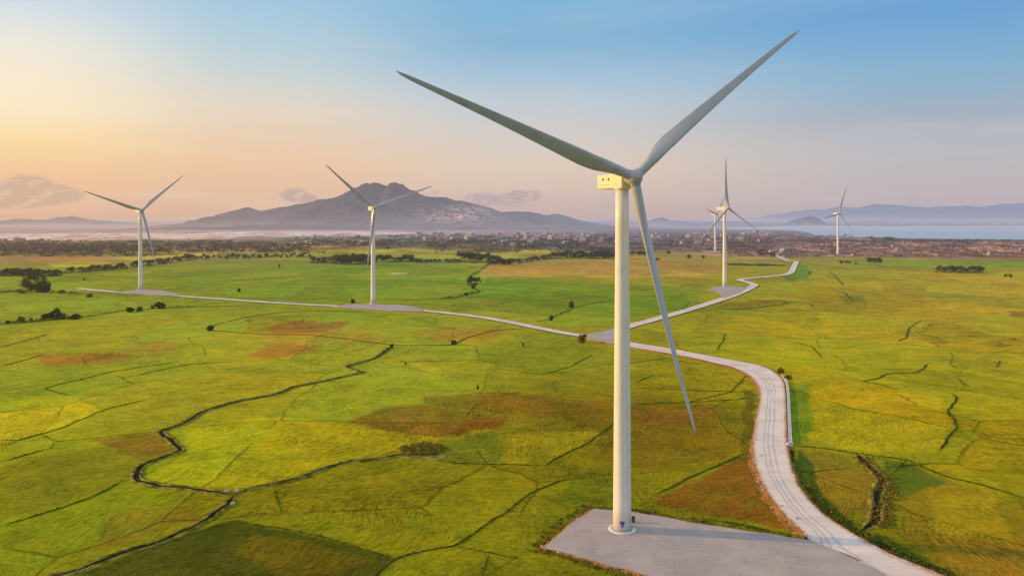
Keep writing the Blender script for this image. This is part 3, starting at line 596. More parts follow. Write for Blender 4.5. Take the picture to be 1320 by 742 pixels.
# belts: (x0,y0,x1,y1, n, height px, label, variants, depth jitter px)
belts = [(-10, 355, 78, 356, 18, 9, 'low dark tree in the dense clump at the left edge of the fields', .8),
 (84, 351, 165, 346, 15, 7, 'dark tree in the belt just left of the leftmost turbine', 1.2), (168, 344, 250, 335, 17, 7, 'dark tree in the belt just right of the leftmost turbine', 1.2), (250, 334, 400, 331, 27, 5.5, 'small dark tree in the long belt between the two left turbines', .9),
 (400, 338, 442, 339, 9, 7, 'dark tree at the left end of the clump behind the second turbine', 1), (432, 340, 482, 341, 15, 13, 'tall dark tree in the thick clump left behind the second turbine', 1.2), (486, 337, 532, 337, 12, 8, 'dark tree in the belt just right of the second turbine', .8), (532, 338, 594, 338, 11, 4.5, 'small dark tree in the thin hedge line right of the second turbine', .4),
 (594, 336, 640, 338, 13, 11, 'dark tree in the clump where the ditch meets the belt', 1.5), (632, 341, 662, 342, 9, 8, 'dark tree at the head of the ditch behind the green field', .8), (662, 339, 714, 332, 12, 5, 'small tree in the hedge along the golden field', .5), (712, 332, 795, 333, 24, 9, 'dark tree in the belt left of the main tower', 1),
 (812, 329, 842, 330, 7, 6, 'dark tree in the belt just right of the main tower', .6), (836, 337, 852, 337, 3, 5, 'small dark bush like tree on the golden field edge', .2), (1207, 349, 1266, 351, 15, 7, 'low dark tree in the isolated clump on the right fields', .7), (1080, 339.5, 1104, 340, 5, 4, 'low dark tree in the short hedge right of the rightmost turbine', .3), (1118, 338.5, 1133, 339, 4, 7, 'dark tree in the small clump right of the rightmost turbine', .3),
 (975, 329, 1000, 331, 5, 7, 'dark tree beside the houses at the road head', .6)]
for x0, y0, x1, y1, n, hp, lab, jd in belts:
    n = int(n * 1.15) + 1
    for i in range(n):
        t_ = (i + random.uniform(.1, .9)) / n; px = x0 + (x1 - x0) * t_; py = y0 + (y1 - y0) * t_ + random.uniform(-jd, jd)
        X_, Y_, _ = P(px, py); hm = hp * Y_ / F * random.uniform(.75, 1.35)
        tree(random.choice(TV), X_, Y_, hm / 10, lab, lab.replace('tree in', 'trees in').replace('tree at', 'trees at'), random.uniform(.9, 1.3))
singles = [(888, 334.5, 8, 'round dark tree standing alone on the golden field'), (906, 333.5, 5, 'smaller tree right of the round tree on the golden field'), (862, 328.5, 6, 'dark tree between the main blade and the double turbine'), (607, 367, 13, 'tallest tree beside the ditch in the middle field'), (615, 366, 10, 'tree just right of the tallest ditch tree'), (612, 373, 10, 'tree at the elbow of the ditch in the middle field'), (601, 382, 6, 'low tree where the ditch bends back left'), (1297, 357.5, 5, 'small tree at the far right fields, left of two'), (1302, 358, 5.5, 'small tree at the far right fields, right of two'), (1207.0, 352, 2.5, 'tiny pale tree at the left tip of the isolated clump'), (500, 322, 5, 'small tree on the pale field right of the second turbine')]
for px, py, hp, lab in singles:
    X_, Y_, _ = P(px, py); tree(random.choice(TV[:3]), X_, Y_, hp * Y_ / F / 10, lab)
bs = [(10, 417, 9, 5, 0), (27, 415, 12, 8, 1), (40, 414, 9, 6, 2), (58, 412, 14, 9, 0), (70, 411, 16, 14, 3), (80, 411, 12, 9, 1), (97, 411, 20, 7, 0), (168, 402, 12, 7, 3), (180, 401, 11, 7, 1), (197, 398, 10, 6, 2), (207, 397, 16, 8, 3), (115.6, 383, 12, 6, 2), (108.6, 361, 4, 3, 0), (308, 376, 6, 5, 3), (360, 344, 4, 3.5, 3), (455, 391, 8, 6, 3), (737, 396, 10, 10, 1), (711, 413, 9, 8, 0), (749.5, 441, 11, 11, 2), (271, 426, 12, 8, 0), (585, 444, 10, 7, 1), (505, 448, 7, 6, 0), (1016, 488, 12, 7, 2), (1006, 480, 16, 7, 2), (674, 446, 4, 5, 0), (616, 502, 4, 7, 0), (523, 470, 4, 4, 1), (1044, 353, 3, 4, 0), (60, 376, 16, 6, 0), (80, 377, 14, 4, 1), (28, 378, 10, 5, 2)]
where = ['at the left edge of the hedge row', 'second along the left hedge row', 'dry, third along the left hedge row', 'dark, left of the tallest in the left hedge row', 'tallest in the left hedge row', 'green, right of the tallest in the left hedge row', 'wide low one ending the left hedge row', 'left of the group on the bund below the leftmost turbine', 'green, second of the group on the bund below the leftmost turbine', 'dry, third of the group below the leftmost turbine', 'widest of the group below the leftmost turbine', 'bare, below the left road and left of the leftmost turbine', 'tiny, alone in the field above the round tree pair', 'lone dark, in the field between the two left turbines', 'tiny dark, in the far field between the two left turbines', 'dark, beside the pad of the second turbine', 'tall, on the bund left of the main tower, upper one', 'dark, on the bund left of the main tower, lower one', 'dry, at the road junction left of the main tower', 'dark, at the left end of the brown field bund', 'green, on the bund end below the second turbine road', 'dark, at the far end of the winding ditch', 'dry, inside the road bend beside the white channel', 'dry, on the outside of the road bend', 'tiny upright, in the field left of the junction', 'tiny upright, in the field above the brown patch', 'tiny, in the field below the second turbine', 'tiny, beside the upper road bend', 'low, at the foot of the round tree pair', 'low green, right of the foot of the round tree pair', 'dry, left of the foot of the round tree pair']
for (px, py, wp_, hp, k_), wh in zip(bs, where):
    X_, Y_, _ = P(px, py); wp_ = wp_ * (.8 if k_ == 0 or hp < 7 else 1.); sx = wp_ * Y_ / F / 2.0; bush(k_, X_, Y_, sx, 'bush ' + wh, None, (hp * Y_ / F / 1.0) / sx)

# rough weeds: banks, pad edge, verge (nobody could count it)
def weeds(name, spots, size, n, mat, label):
    rnd = random.Random(len(spots)); b = MB()
    for x_, y_, z_, s_ in spots: leaves(b, x_, y_, z_ + s_ * .35, s_, s_, s_ * .5, n, size * s_, rnd)
    o = b.build(name, M[mat]); tag(o, label, 'weeds', None, 'stuff'); return o
def along(c, off, n, s0, s1, z=0, jit=.8, off2=None):
    out = []; nn = normals(c)
    for _ in range(n):
        i = random.randrange(len(c)); o_ = random.uniform(off, off2 if off2 is not None else off); q = c[i] + nn[i] * o_ + np.array([random.uniform(-jit, jit), random.uniform(-jit, jit)])
        out.append((q[0], q[1], z, random.uniform(s0, s1)))
    return out
sp_ = []
for i, (q, w) in enumerate(DIT):
    c = linres(PL(q), 1.2, .9, 100 + i * 7); sp_ += along(c, -w * .5, len(c), .18, .45, .1) + along(c, w * .5, len(c), .18, .4, .1)
weeds('weeds', sp_, .5, 8, 'leaf_dry', 'dry weeds and grass growing on the ditch banks')
sp_ = []
for i, (q, w) in enumerate(BUN):
    c = linres(PL(q), 1.3, .9, 300 + i * 5)
    for q2 in along(c, -w * .2, int(len(c) * 1.2), .12, .42, .1, .35, w * .2):
        if q2[1] < 520: sp_.append(q2)
weeds('weeds', sp_, .5, 8, 'leaf_green', 'tufts of green grass growing on the field bunds')
pc = np.concatenate([pad_o, pad_o[:1]])
sp_ = [q for q in along(pc, 0, 900, .2, .55, .1, 1.2) ]
cen = pad_o.mean(0); sp_ = [(a + (a - cen[0]) / math.hypot(a - cen[0], b - cen[1]) * 1.9, b + (b - cen[1]) / math.hypot(a - cen[0], b - cen[1]) * 1.9, c_, d_) for a, b, c_, d_ in sp_]
def onroad(x_, y_):
    dd = np.hypot((A_ + B_)[:, 0] / 2 - x_, (A_ + B_)[:, 1] / 2 - y_); i = dd.argmin(); return dd[i] < np.linalg.norm(A_[i] - B_[i]) / 2 + .3
sp_ = [q for q in sp_ if not onroad(q[0], q[1])]
weeds('weeds', sp_, .45, 9, 'leaf_dry', 'dry brown weeds along the edge of the near gravel pad')
rp = along(pc, 0, 260, .3, .8, 0, 1.); rp = [(a + (a - cen[0]) / math.hypot(a - cen[0], b - cen[1]) * 3.6, b + (b - cen[1]) / math.hypot(a - cen[0], b - cen[1]) * 3.6, c_, d_) for a, b, c_, d_ in rp]
weeds('weeds', [q for q in rp if not onroad(q[0], q[1])], .4, 12, 'leaf_green', 'tall green weeds around the near gravel pad')
s1 = [(B_[i][0] - dv[i][0] * o_, B_[i][1] - dv[i][1] * o_, .1, random.uniform(.2, .5)) for i in range(30, len(B_) - 20) for o_ in (random.uniform(.6, 3.2), random.uniform(.6, 3.2), random.uniform(1.5, 3.6))]
s1 += [(A_[i][0] + dv[i][0] * o_, A_[i][1] + dv[i][1] * o_, .1, random.uniform(.2, .4)) for i in range(30, len(B_)) for o_ in (random.uniform(.8, 2.2), random.uniform(.8, 2.2))]
from_pad = lambda x_, y_: False
def inpoly(x_, y_, pts):
    ins = False; n = len(pts)
    for i in range(n):
        x0, y0 = pts[i]; x1, y1 = pts[(i + 1) % n]
        if (y0 > y_) != (y1 > y_) and x_ < (x1 - x0) * (y_ - y0) / (y1 - y0) + x0: ins = not ins
    return ins
s2 = [(A_[i][0] + dv[i][0] * o_, A_[i][1] + dv[i][1] * o_, .1, random.uniform(.3, .7)) for i in range(130, len(B_)) for o_ in (random.uniform(1.4, 4.), random.uniform(1.4, 3.2), random.uniform(1.4, 5.))]
weeds('weeds', s2, .45, 12, 'leaf_dark', 'dark green weeds along the outer foot of the winding road')
s1 = [q for q in s1 if not inpoly(q[0], q[1], pad_o)]
weeds('weeds', s1, .45, 9, 'leaf_dry', 'dry weeds along the verges of the winding gravel road')
# stream banks + scrub patch in the left field
pts_ = []
for _ in range(520):
    t_ = random.random(); px = np.interp(t_, [0, .3, .5, .75, 1], [1112, 1134, 1148, 1143, 1136]) + random.gauss(0, 7); py = 588 + t_ * 92
    X_, Y_, _z = P(px, py); pts_.append((X_, Y_, 0, random.uniform(.25, .7)))
weeds('weeds', pts_, .4, 10, 'leaf_dry', 'rough brown scrub along the stream right of the road')
pts_ = []
for _ in range(260):
    a = random.uniform(0, 6.28); r = sqrt(random.random()); X_, Y_, _z = P(545 + cos(a) * r * 30, 579 + sin(a) * r * 8); pts_.append((X_, Y_, 0, random.uniform(.3, .9)))
weeds('weeds', pts_, .35, 14, 'leaf_dry', 'scrubby weed patch with bare soil in the left field')
v_ = [P(545 + 30 * cos(a) * (1 + .2 * sin(3 * a)), 586 + 6 * sin(a), .012) for a in np.linspace(0, 2 * pi, 28)[:-1]]
tag(mk('bare_soil', v_, [tuple(range(len(v_)))[::-1]], M['bank']), kind='structure')

# far woods (masses) and scrub of the far plain
def woodland(name, regs, mat, label, seed):
    rnd = random.Random(seed); b = MB()
    for x0, x1, y0, y1, n, hp in regs:
        for _ in range(n):
            px = rnd.uniform(x0, x1); py = rnd.uniform(y0, y1); X_, Y_, _z = P(px, py); hm = hp * Y_ / F * rnd.uniform(.5, 1.2)
            leaves(b, X_, Y_, hm * .45, hm * rnd.uniform(.8, 2.0), hm * 1.2, hm * .5, 16, hm * .28, rnd)
    b.v = [(x, y, max(z, .1)) for x, y, z in b.v]
    tag(b.build(name, M[mat]), label, 'woodland', None, 'stuff')
woodland('woodland', [(-20, 400, 315, 325, 900, 3.6), (-20, 200, 325, 331, 120, 4), (-20, 300, 310.5, 313, 260, 2.2), (200, 420, 323, 330, 90, 3.2)], 'leaf_far', 'low hazy olive woodland across the left far plain', 1)
woodland('woodland', [(400, 760, 310, 318, 650, 3), (380, 780, 304, 310, 420, 2.2), (560, 800, 318, 326, 160, 3.5), (720, 1000, 303, 323, 900, 2.4)], 'leaf_far', 'hazy woodland between the village houses below the mountain', 2)
woodland('woodland', [(930, 1340, 312, 331, 800, 2.6), (930, 1100, 303, 313, 300, 2.2)], 'leaf_brown', 'brown scrub on the flats between the lake and the fields', 3)
woodland('woodland', [(1000, 1340, 309.5, 312, 420, 2.2), (1118, 1152, 308.0, 310, 40, 3.6), (930, 1340, 313, 333, 260, 2.8)], 'leaf_far', 'dark tree line along the near shore of the lake', 4)
woodland('woodland', [(880, 1340, 290.2, 290.9, 500, 1.5)], 'leaf_far', 'thin dark tree line along the far shore of the lake', 5)

def hedge(name, lines, mat, label, seed):
    rnd = random.Random(seed); b = MB()
    for q, hp, dens in lines:
        for _ in range(dens):
            t_ = rnd.random() * (len(q) - 1); i = int(t_); f_ = t_ - i; px = q[i][0] + (q[i + 1][0] - q[i][0]) * f_; py = q[i][1] + (q[i + 1][1] - q[i][1]) * f_ + rnd.uniform(-.6, .6)
            X_, Y_, _z = P(px, py); hm = hp * Y_ / F * rnd.uniform(.4, 1.2); leaves(b, X_, Y_, hm * .4, hm * rnd.uniform(.7, 1.6), hm, hm * .5, 14, hm * .22, rnd)
    b.v = [(x, y, max(z, .02)) for x, y, z in b.v]; tag(b.build(name, M[mat]), label, 'hedge', None, 'stuff')
hedge('hedgerow', [([(-10, 419), (60, 413), (116, 408)], 4, 90), ([(116, 408), (157, 401), (224, 396.5), (266, 395)], 2.4, 70), ([(-10, 378), (30, 376), (100, 379)], 4, 70)], 'leaf_green', 'ragged hedge growth along the bunds at the left', 51)
hedge('hedgerow', [([(-10, 355.5), (78, 356)], 5, 90), ([(78, 353), (165, 346), (250, 335)], 3.5, 150), ([(250, 334), (400, 331)], 3, 90), ([(400, 339), (532, 338), (594, 338.5)], 4, 140), ([(594, 338), (660, 341), (714, 333), (795, 333)], 3.5, 150), ([(635, 336), (625, 345), (608, 355), (604, 366), (618, 376), (597, 381), (569, 385)], 3, 90), ([(1207, 351), (1268, 352)], 4, 40)], 'leaf_dark', 'dark undergrowth below the tree belts and along the middle ditch', 52)
# ------------------------------------------------------------------ houses
def house_mesh(w, l, hgt, roofh, wall, roof):
    b = MB(); x, y, e = w / 2, l / 2, .4
    b.add([(-x, -y, 0), (x, -y, 0), (x, y, 0), (-x, y, 0), (-x, -y, hgt), (x, -y, hgt), (x, y, hgt), (-x, y, hgt), (0, -y, hgt + roofh), (0, y, hgt + roofh)],
          [(0, 1, 5, 8, 4), (2, 3, 7, 9, 6), (1, 2, 6, 5), (3, 0, 4, 7)], 0)
    k = .12; xe = x + e; ye = y + e; zz = hgt - roofh * e / x
    b.add([(-xe, -ye, zz + k), (0, -ye, hgt + roofh + k), (xe, -ye, zz + k), (-xe, ye, zz + k), (0, ye, hgt + roofh + k), (xe, ye, zz + k), (-xe, -ye, zz), (0, -ye, hgt + roofh + .01), (xe, -ye, zz), (-xe, ye, zz), (0, ye, hgt + roofh + .01), (xe, ye, zz)],
          [(0, 1, 4, 3), (1, 2, 5, 4), (0, 6, 7, 1), (1, 7, 8, 2), (3, 4, 10, 9), (4, 5, 11, 10), (0, 3, 9, 6), (2, 8, 11, 5)], 1)
    for sx in (-1, 1):
        for q in np.arange(-y + 1.6, y - 1, 2.6): b.box((sx * x, q, hgt * .55), (.08, 1.1, 1.1), 2)
    b.box((0, -y, 1.05), (1., .08, 2.1), 2)
    m_ = bpy.data.meshes.new('house'); m_.from_pydata(b.v, [], b.f)
    for q in (wall, roof, 'dark'): m_.materials.append(M[q])
    m_.polygons.foreach_set('material_index', b.mi); return m_
HV = [house_mesh(8, 12, 4, 2.2, 'house_wall', 'house_roof'), house_mesh(9, 14, 6.5, 1.6, 'house_wall', 'house_roof_grey'), house_mesh(7, 10, 3.6, 2., 'house_wall_tan', 'house_roof'), house_mesh(8, 9, 8, 1.2, 'house_wall_tan', 'house_roof_grey')]
def houses(x0, x1, y0, y1, n, lab, grp, vs, sc=1.):
    for _ in range(n):
        X_, Y_, _z = P(random.uniform(x0, x1), random.uniform(y0, y1)); o = bpy.data.objects.new('house', HV[random.choice(vs)]); COL.objects.link(o)
        s_ = sc * random.uniform(.8, 1.3); o.location = (X_, Y_, 0); o.rotation_euler = (0, 0, random.uniform(0, 3.14)); o.scale = (s_, s_, s_); tag(o, lab, 'house', grp)
houses(540, 780, 302, 311, 62, 'tiny pale house in the village below the right slope of the mountain', 'village houses below the mountain', (0, 1, 1), 1.5)
houses(560, 780, 311, 318, 18, 'pale house among the trees in front of the village', 'houses in front of the village', (0, 1, 2), 1.2)
houses(790, 1000, 298, 314, 46, 'tiny pale house on the plain behind the double turbines', 'houses on the plain behind the double turbines', (0, 1, 2, 3), 1.5)
houses(1000, 1320, 314, 332, 30, 'low tan house on the brown flats in front of the lake', 'houses on the brown flats before the lake', (0, 2, 2, 3), .95)
houses(380, 470, 306, 316, 12, 'pale house at the wood edge behind the second turbine', 'houses behind the second turbine', (0, 1), 1.1)
houses(0, 60, 309.5, 312, 6, 'tiny pale house by the pink salt flats at the left edge', 'houses by the left salt flats', (0, 1), 1.4)
houses(1020, 1320, 289.3, 289.9, 34, 'tiny house on the far shore of the lake', 'houses on the far lake shore', (1, 1, 3), 1.9)
houses(976, 1012, 325.5, 330, 9, 'pale farmhouse at the head of the gravel road', 'farmhouses at the head of the road', (0, 1, 2), 1.)
def shed(px, py, w, l, hgt, lab, rz=.2):
    X_, Y_, _z = P(px, py); o = bpy.data.objects.new('shed', house_mesh(w, l, hgt, 2.5, 'house_wall', 'house_wall')); COL.objects.link(o); o.location = (X_, Y_, 0); o.rotation_euler = (0, 0, rz); tag(o, lab, 'shed', 'long white sheds at the foot of the mountain')
for i, (px, w) in enumerate(((514, 30), (526, 42), (537, 60), (549, 50), (560, 36), (638, 26))):
    shed(px, 297.2, w * .55, w, 11, 'long white shed at the foot of the mountain behind the second turbine', 1.3)

# ------------------------------------------------------------------ water
lk = [(925, 294.2), (1010, 291.6), (1060, 290.9), (1180, 290.6), (1400, 290.4), (1700, 290.4), (1700, 311), (1400, 310.5), (1320, 309.2), (1250, 308.2), (1160, 307), (1120, 305.8), (1075, 305.2), (1050, 303), (1042, 299.5), (1020, 296.8), (990, 296), (940, 295.6)]
tag(mk('lake', [P(a, b, .4) for a, b in lk], [tuple(range(len(lk)))], M['water']), kind='structure')

# ------------------------------------------------------------------ mountains
def mountain(name, sil, Yd, front, back, x0, x1, nx, ny, rough, seed, mat='mountain', outcrop=None, low=0):
    """sil: silhouette points (px,py) of the ridge at distance Yd."""
    sx = [(a - CX) * Yd / F for a, b in sil]; sz = [HC - (b - HZ) * Yd / F for a, b in sil]
    xs = np.linspace((x0 - CX) * Yd / F, (x1 - CX) * Yd / F, nx); ys = np.linspace(Yd - front, Yd + back, ny)
    XX, YY = np.meshgrid(xs, ys); t_ = np.where(YY < Yd, (Yd - YY) / front, (YY - Yd) / back)
    R_w = Yd * .03
    wxx = XX + (fbm(XX / R_w, YY / R_w, 4, seed) - .5) * R_w * 1.2 * t_ ** .7 * 2
    H_ = np.interp(wxx * (Yd / F * F / Yd), sx, sz)
    H_ = np.maximum(H_, 0) * (1 + (fbm(XX / (R_w * .35), YY * 0 + seed, 4, seed + 40) - .5) * .14)
    rd = 1 - np.abs(fbm(XX / (R_w * 1.6), YY / (R_w * 2.6), 5, seed + 3) - .5) * 2
    rd2 = 1 - np.abs(fbm(XX / (R_w * .5), YY / (R_w * .7), 4, seed + 13) - .5) * 2
    shape = np.clip(1 - t_, 0, 1) ** 1.25
    zz = H_ * shape * (1 - rough * (1 - rd ** 2) * np.clip(t_ * 3, 0, 1)) + H_ * rough * .16 * (rd2 - .75) * np.clip(t_ * 4, .25, 1) * shape ** .3
    zz = np.where(t_ >= .995, -5, zz - 3 * t_)
    n = nx * ny; v = np.stack([XX, YY, zz], -1).reshape(-1, 3); i_ = np.arange(n).reshape(ny, nx)[:-1, :-1].ravel()
    f = np.stack([i_, i_ + 1, i_ + 1 + nx, i_ + nx], -1)
    o = mk(name, v, [tuple(map(int, q)) for q in f], M[mat], None, True)
    a = o.data.attributes.new('tint', 'FLOAT', 'POINT'); w_ = np.zeros(n)
    if outcrop:
        for (ox, oy, rx, ry, st_) in outcrop:
            px = CX + F * XX / YY; py = HZ - F * (zz - HC) / YY
            w_ = np.maximum(w_, (st_ * np.exp(-((px - ox) / rx) ** 2 - ((py - oy) / ry) ** 2)).ravel())
    a.data.foreach_set('value', w_.astype(np.float32)); tag(o, kind='structure'); return o
main_sil = [(258, 297), (270, 291), (283, 284), (300, 273), (315, 267.6), (322, 268), (336, 272), (350, 269), (364, 266), (380, 263.4), (401, 258.8), (429, 255), (446.6, 246.5), (467.6, 236.7), (478, 234.6), (485, 234.3), (499, 237.8), (504, 235), (509.6, 233.6), (516, 236), (523.6, 239.5), (541, 250), (555, 253.6), (576, 254.6), (604, 261), (625, 265.8), (646, 272.8), (660, 272), (681, 272.8), (702, 277), (715, 276), (726.8, 277.5), (747.8, 284), (780, 289), (800, 293)]
mountain('mountain', main_sil, 6800, 1900, 2600, 200, 820, 520, 220, .85, 2, outcrop=[(600, 274, 30, 9, 1.), (590, 280, 44, 7, .7), (558, 277, 26, 9, .4)])
mountain('hill', [(-60, 290), (0, 285), (21, 281.6), (55, 283.5), (75, 280), (94.6, 278.8), (115.6, 283), (140, 284.4), (161, 287), (200, 289), (260, 288.5), (330, 289)], 9500, 900, 1200, -80, 340, 200, 50, .5, 6)
mountain('hill', [(735, 290), (780, 288), (820, 289), (835, 287), (846, 281.5), (855.6, 279.6), (862, 283), (867.5, 284.5), (888, 285.5), (900, 287), (930, 285), (950, 285.5), (990, 288), (1020, 290)], 9500, 900, 900, 730, 1030, 200, 50, .5, 8)
mountain('hill', [(1005, 291), (1020, 287), (1032, 281), (1045, 277.6), (1055, 281), (1065, 287), (1078, 290)], 9300, 500, 600, 1000, 1085, 90, 50, .55, 12)
mountain('hill', [(960, 285), (1000, 276), (1020, 273), (1042, 269.6), (1060, 270), (1081, 266.3), (1105, 267), (1126, 263.7), (1162, 264), (1194, 267.3), (1220, 266), (1242.7, 264.7), (1265, 266), (1291, 263), (1320, 261.5), (1380, 262), (1500, 268)], 30000, 6000, 5000, 950, 1500, 260, 60, .5, 15)
mountain('hill', [(1050, 288), (1100, 285), (1140, 284), (1200, 286.3), (1260, 284.8), (1320, 285), (1400, 286), (1500, 288)], 15000, 1500, 1500, 1040, 1500, 160, 40, .4, 18)
# boulders of the pale outcrop on the mountain's right slope
# ------------------------------------------------------------------ turbines
def airfoil(n):
    pts = []
    for k in range(n):
        a = 2 * pi * k / n; xx = .5 * (1 + cos(a)); yt = 5 * (.2969 * sqrt(xx) - .126 * xx - .3516 * xx ** 2 + .2843 * xx ** 3 - .1036 * xx ** 4)
        pts.append((xx, (yt if a < pi else -yt * .75) + .05 * sin(pi * xx)))
    return pts
AF = airfoil(28)
def blade_mesh(C, d_, Ld, n_, R, cone, pitch=18):
    V = []; NS = 46; S = []
    for i in range(NS):
        q = i / (NS - 1); r = 1.3 + (R - 1.3) * (q ** 1.15); u = r / R
        ch = np.interp(u, [0, .05, .09, .16, .23, .4, .6, .8, .94, .98, 1.0], [2.3, 2.3, 2.5, 3.5, 3.75, 2.95, 2.1, 1.45, .95, .6, .12])
        bl = np.interp(u, [0, .05, .2], [0, 0, 1]); bl = bl * bl * (3 - 2 * bl)
        th = np.interp(u, [0, .05, .12, .22, .4, .7, 1], [1, 1, .62, .38, .27, .2, .16])
        tw = radians(np.interp(u, [0, .2, .4, .7, 1], [14, 13, 6.5, 2, -.5]) + pitch)
        fl = R * math.tan(cone) * u ** 2 * cos(cone)
        o = C + d_ * (r * (1 - (1 - cos(cone)) * u)) + n_ * fl
        cv = cos(tw) * Ld + sin(tw) * n_; tv = np.cross(d_, cv)
        if tv @ n_ > 0: tv = -tv
        ax = .5 + (.28 - .5) * bl; tt = []
        for k, (xx, yy) in enumerate(AF):
            a = 2 * pi * k / len(AF)
            px, py = .5 * (1 + cos(a)), .5 * sin(a)
            X_ = (px * (1 - bl) + xx * bl); Y_ = py * (1 - bl) * 1 + (yy * th) * bl if bl < 1 else yy * th
            V.append(o + cv * (ax - X_) * ch + tv * Y_ * ch)
    n = len(AF); f = [(i * n + k, i * n + (k + 1) % n, (i + 1) * n + (k + 1) % n, (i + 1) * n + k) for i in range(NS - 1) for k in range(n)]
    f += [tuple(range(n))[::-1], tuple((NS - 1) * n + k for k in range(n))]
    return V, f
def turbine(px, py, yaw, tilt, th, R, o, H, cones, label, zb, big=False):
    x, y, _ = P(px, py, zb); root = empty('wind_turbine', (x, y, zb), radians(yaw)); tag(root, label, 'wind turbine', 'white wind turbines on the plain')
    H = H - zb; t_ = radians(tilt); ztop = H - 2.05
    b = MB(); prof = []; r0, r1 = 2.2, 1.58
    secs = [0, .22, .46, .72, 1.]
    for i in range(len(secs)):
        z = .35 + (ztop - .35) * secs[i]; r = r0 + (r1 - r0) * secs[i]
        prof.append((r, z))
        if i < len(secs) - 1:
            for q in (.33, .66):
                s_ = secs[i] + (secs[i + 1] - secs[i]) * q; prof.append((r0 + (r1 - r0) * s_, .35 + (ztop - .35) * s_))
    b.lathe(prof, 64); tw = b.build('tower', M['paint'], root, True)
    for s_ in secs[1:-1]:
        z = .35 + (ztop - .35) * s_; r = r0 + (r1 - r0) * s_; sb = MB(); sb.lathe([(r - .05, z - .07), (r + .012, z - .06), (r + .012, z + .06), (r - .05, z + .07)], 64, cap=False); sb.build('flange_joint', M['paint'], tw)
    fb = MB(); fb.lathe([(3.35, -.4), (3.35, .10), (3.22, .2), (2.75, .22)], 64, cap=True); fb.build('foundation', M['concrete'], root, False)
    rg = MB(); rg.lathe([(2.55, .2), (2.55, .33), (2.3, .36), (2.2, .37)], 64); rg.build('base_flange', M['rail_metal'], root, False)
    # nacelle
    nb = MB(); L0, L1 = -2.6, 9.4; wd, hh = 3.7, 3.75; zc = H - .15
    bm = bmesh.new(); bmesh.ops.create_cube(bm, size=1)
    for v in bm.verts:
        v.co.x *= wd; v.co.z *= hh; v.co.y = L0 if v.co.y < 0 else L1
        if v.co.y > 0: v.co.x *= .92; v.co.z = v.co.z * .93
        else: v.co.x *= .94
    bmesh.ops.bevel(bm, geom=bm.edges[:], offset=.38, segments=4, profile=.6, affect='EDGES'); bm.verts.ensure_lookup_table()
    nb.add([(v.co.x, v.co.y, v.co.z + zc) for v in bm.verts], [[v.index for v in f.verts] for f in bm.faces]); bm.free()
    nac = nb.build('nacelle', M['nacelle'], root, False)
    for sx in (-1, 1):
        for yy in (3.6, 6.2):
            vb = MB(); xw = wd / 2 * (.94 + (.92 - .94) * ((yy - L0) / (L1 - L0))) + .012; vb.box((sx * xw, yy, zc + .55), (.06, .62, .62), 0, 0, .02); vb.build('vent', M['dark'], nac)
        sb = MB(); sb.box((sx * (wd / 2 * .93 + .01), 3.3, zc - .75), (.07, 10.6, .10)); sb.build('seam', M['rail_metal'], nac)
    mb_ = MB(); mb_.box((.6, 8.3, zc + hh / 2 * .95 + .65), (.07, .07, 1.3)); mb_.box((-.6, 8.3, zc + hh / 2 * .95 + .65), (.07, .07, 1.3)); mb_.box((0, 8.3, zc + hh / 2 * .95 + 1.2), (1.3, .07, .07)); mb_.box((.6, 8.3, zc + hh / 2 * .95 + 1.35), (.25, .25, .12)); mb_.build('wind_sensor', M['rail_metal'], nac)
    yb = MB(); yb.lathe([(1.62, ztop - .25), (1.85, ztop - .1), (1.85, ztop + .15)], 48); yb.build('yaw_ring', M['paint'], root, True)
    # rotor
    n_ = np.array([0, -cos(t_), sin(t_)]); u = np.array([1., 0, 0]); v = np.array([0, sin(t_), cos(t_)]); v = np.cross(n_, -u); v = v if v[2] > 0 else -v
    C = np.array([0, 0, H]) + o * n_
    pr = [(1.15, -2.9), (1.45, -2.2), (1.7, -1.5), (1.85, -.8), (1.92, 0), (1.86, .6), (1.66, 1.2), (1.32, 1.7), (.86, 2.05), (.4, 2.22), (.02, 2.28)]
    hb = MB(); hb.lathe(pr, 48); vv = [C + u * a + v * b_ + n_ * c for a, b_, c in hb.v]
    hub = mk('hub', vv, hb.f, M['blade'], root, True)
    for k in range(3):
        q = radians(th) + k * 2 * pi / 3; d_ = cos(q) * u + sin(q) * v; Ld = sin(q) * u - cos(q) * v
        V_, f_ = blade_mesh(C, d_, Ld, n_, R, radians(cones[k])); bl = mk('blade', V_, f_, M['blade'], root, True)
        # root collar
        cb = []; sg = 36
        for rr_, rad in ((1.35, 1.3), (1.95, 1.3), (2.0, 1.2)):
            for j in range(sg): a = 2 * pi * j / sg; cb.append(C + d_ * rr_ + Ld * cos(a) * rad + n_ * sin(a) * rad)
        ff = [(i * sg + j, i * sg + (j + 1) % sg, (i + 1) * sg + (j + 1) % sg, (i + 1) * sg + j) for i in range(2) for j in range(sg)]
        mk('collar', cb, ff, M['blade'], bl, True)
    if big:
        yr = radians(yaw)
        def onto(ang, z, r): return ang - yr, z, r
        # door on the far right side, with steps
        a0 = radians(25) - yr
        db = MB(); db.box((2.19 * cos(a0), 2.19 * sin(a0), 1.75), (.14, .95, 2.1), 0, a0, .04); dr = db.build('door', M['rail_metal'], root)
        hbx = MB(); hbx.box((2.3 * cos(a0) - .3 * sin(a0), 2.3 * sin(a0) + .3 * cos(a0), 1.7), (.06, .05, .2), 0, a0); hbx.build('handle', M['dark'], dr)
        stp = MB()
        for i in range(3): stp.box(((2.35 + .32 * (2 - i)) * cos(a0), (2.35 + .32 * (2 - i)) * sin(a0), .24 + .2 * i), (.34, 1.1, .06), 0, a0)
        stp.build('steps', M['rail_metal'], root)
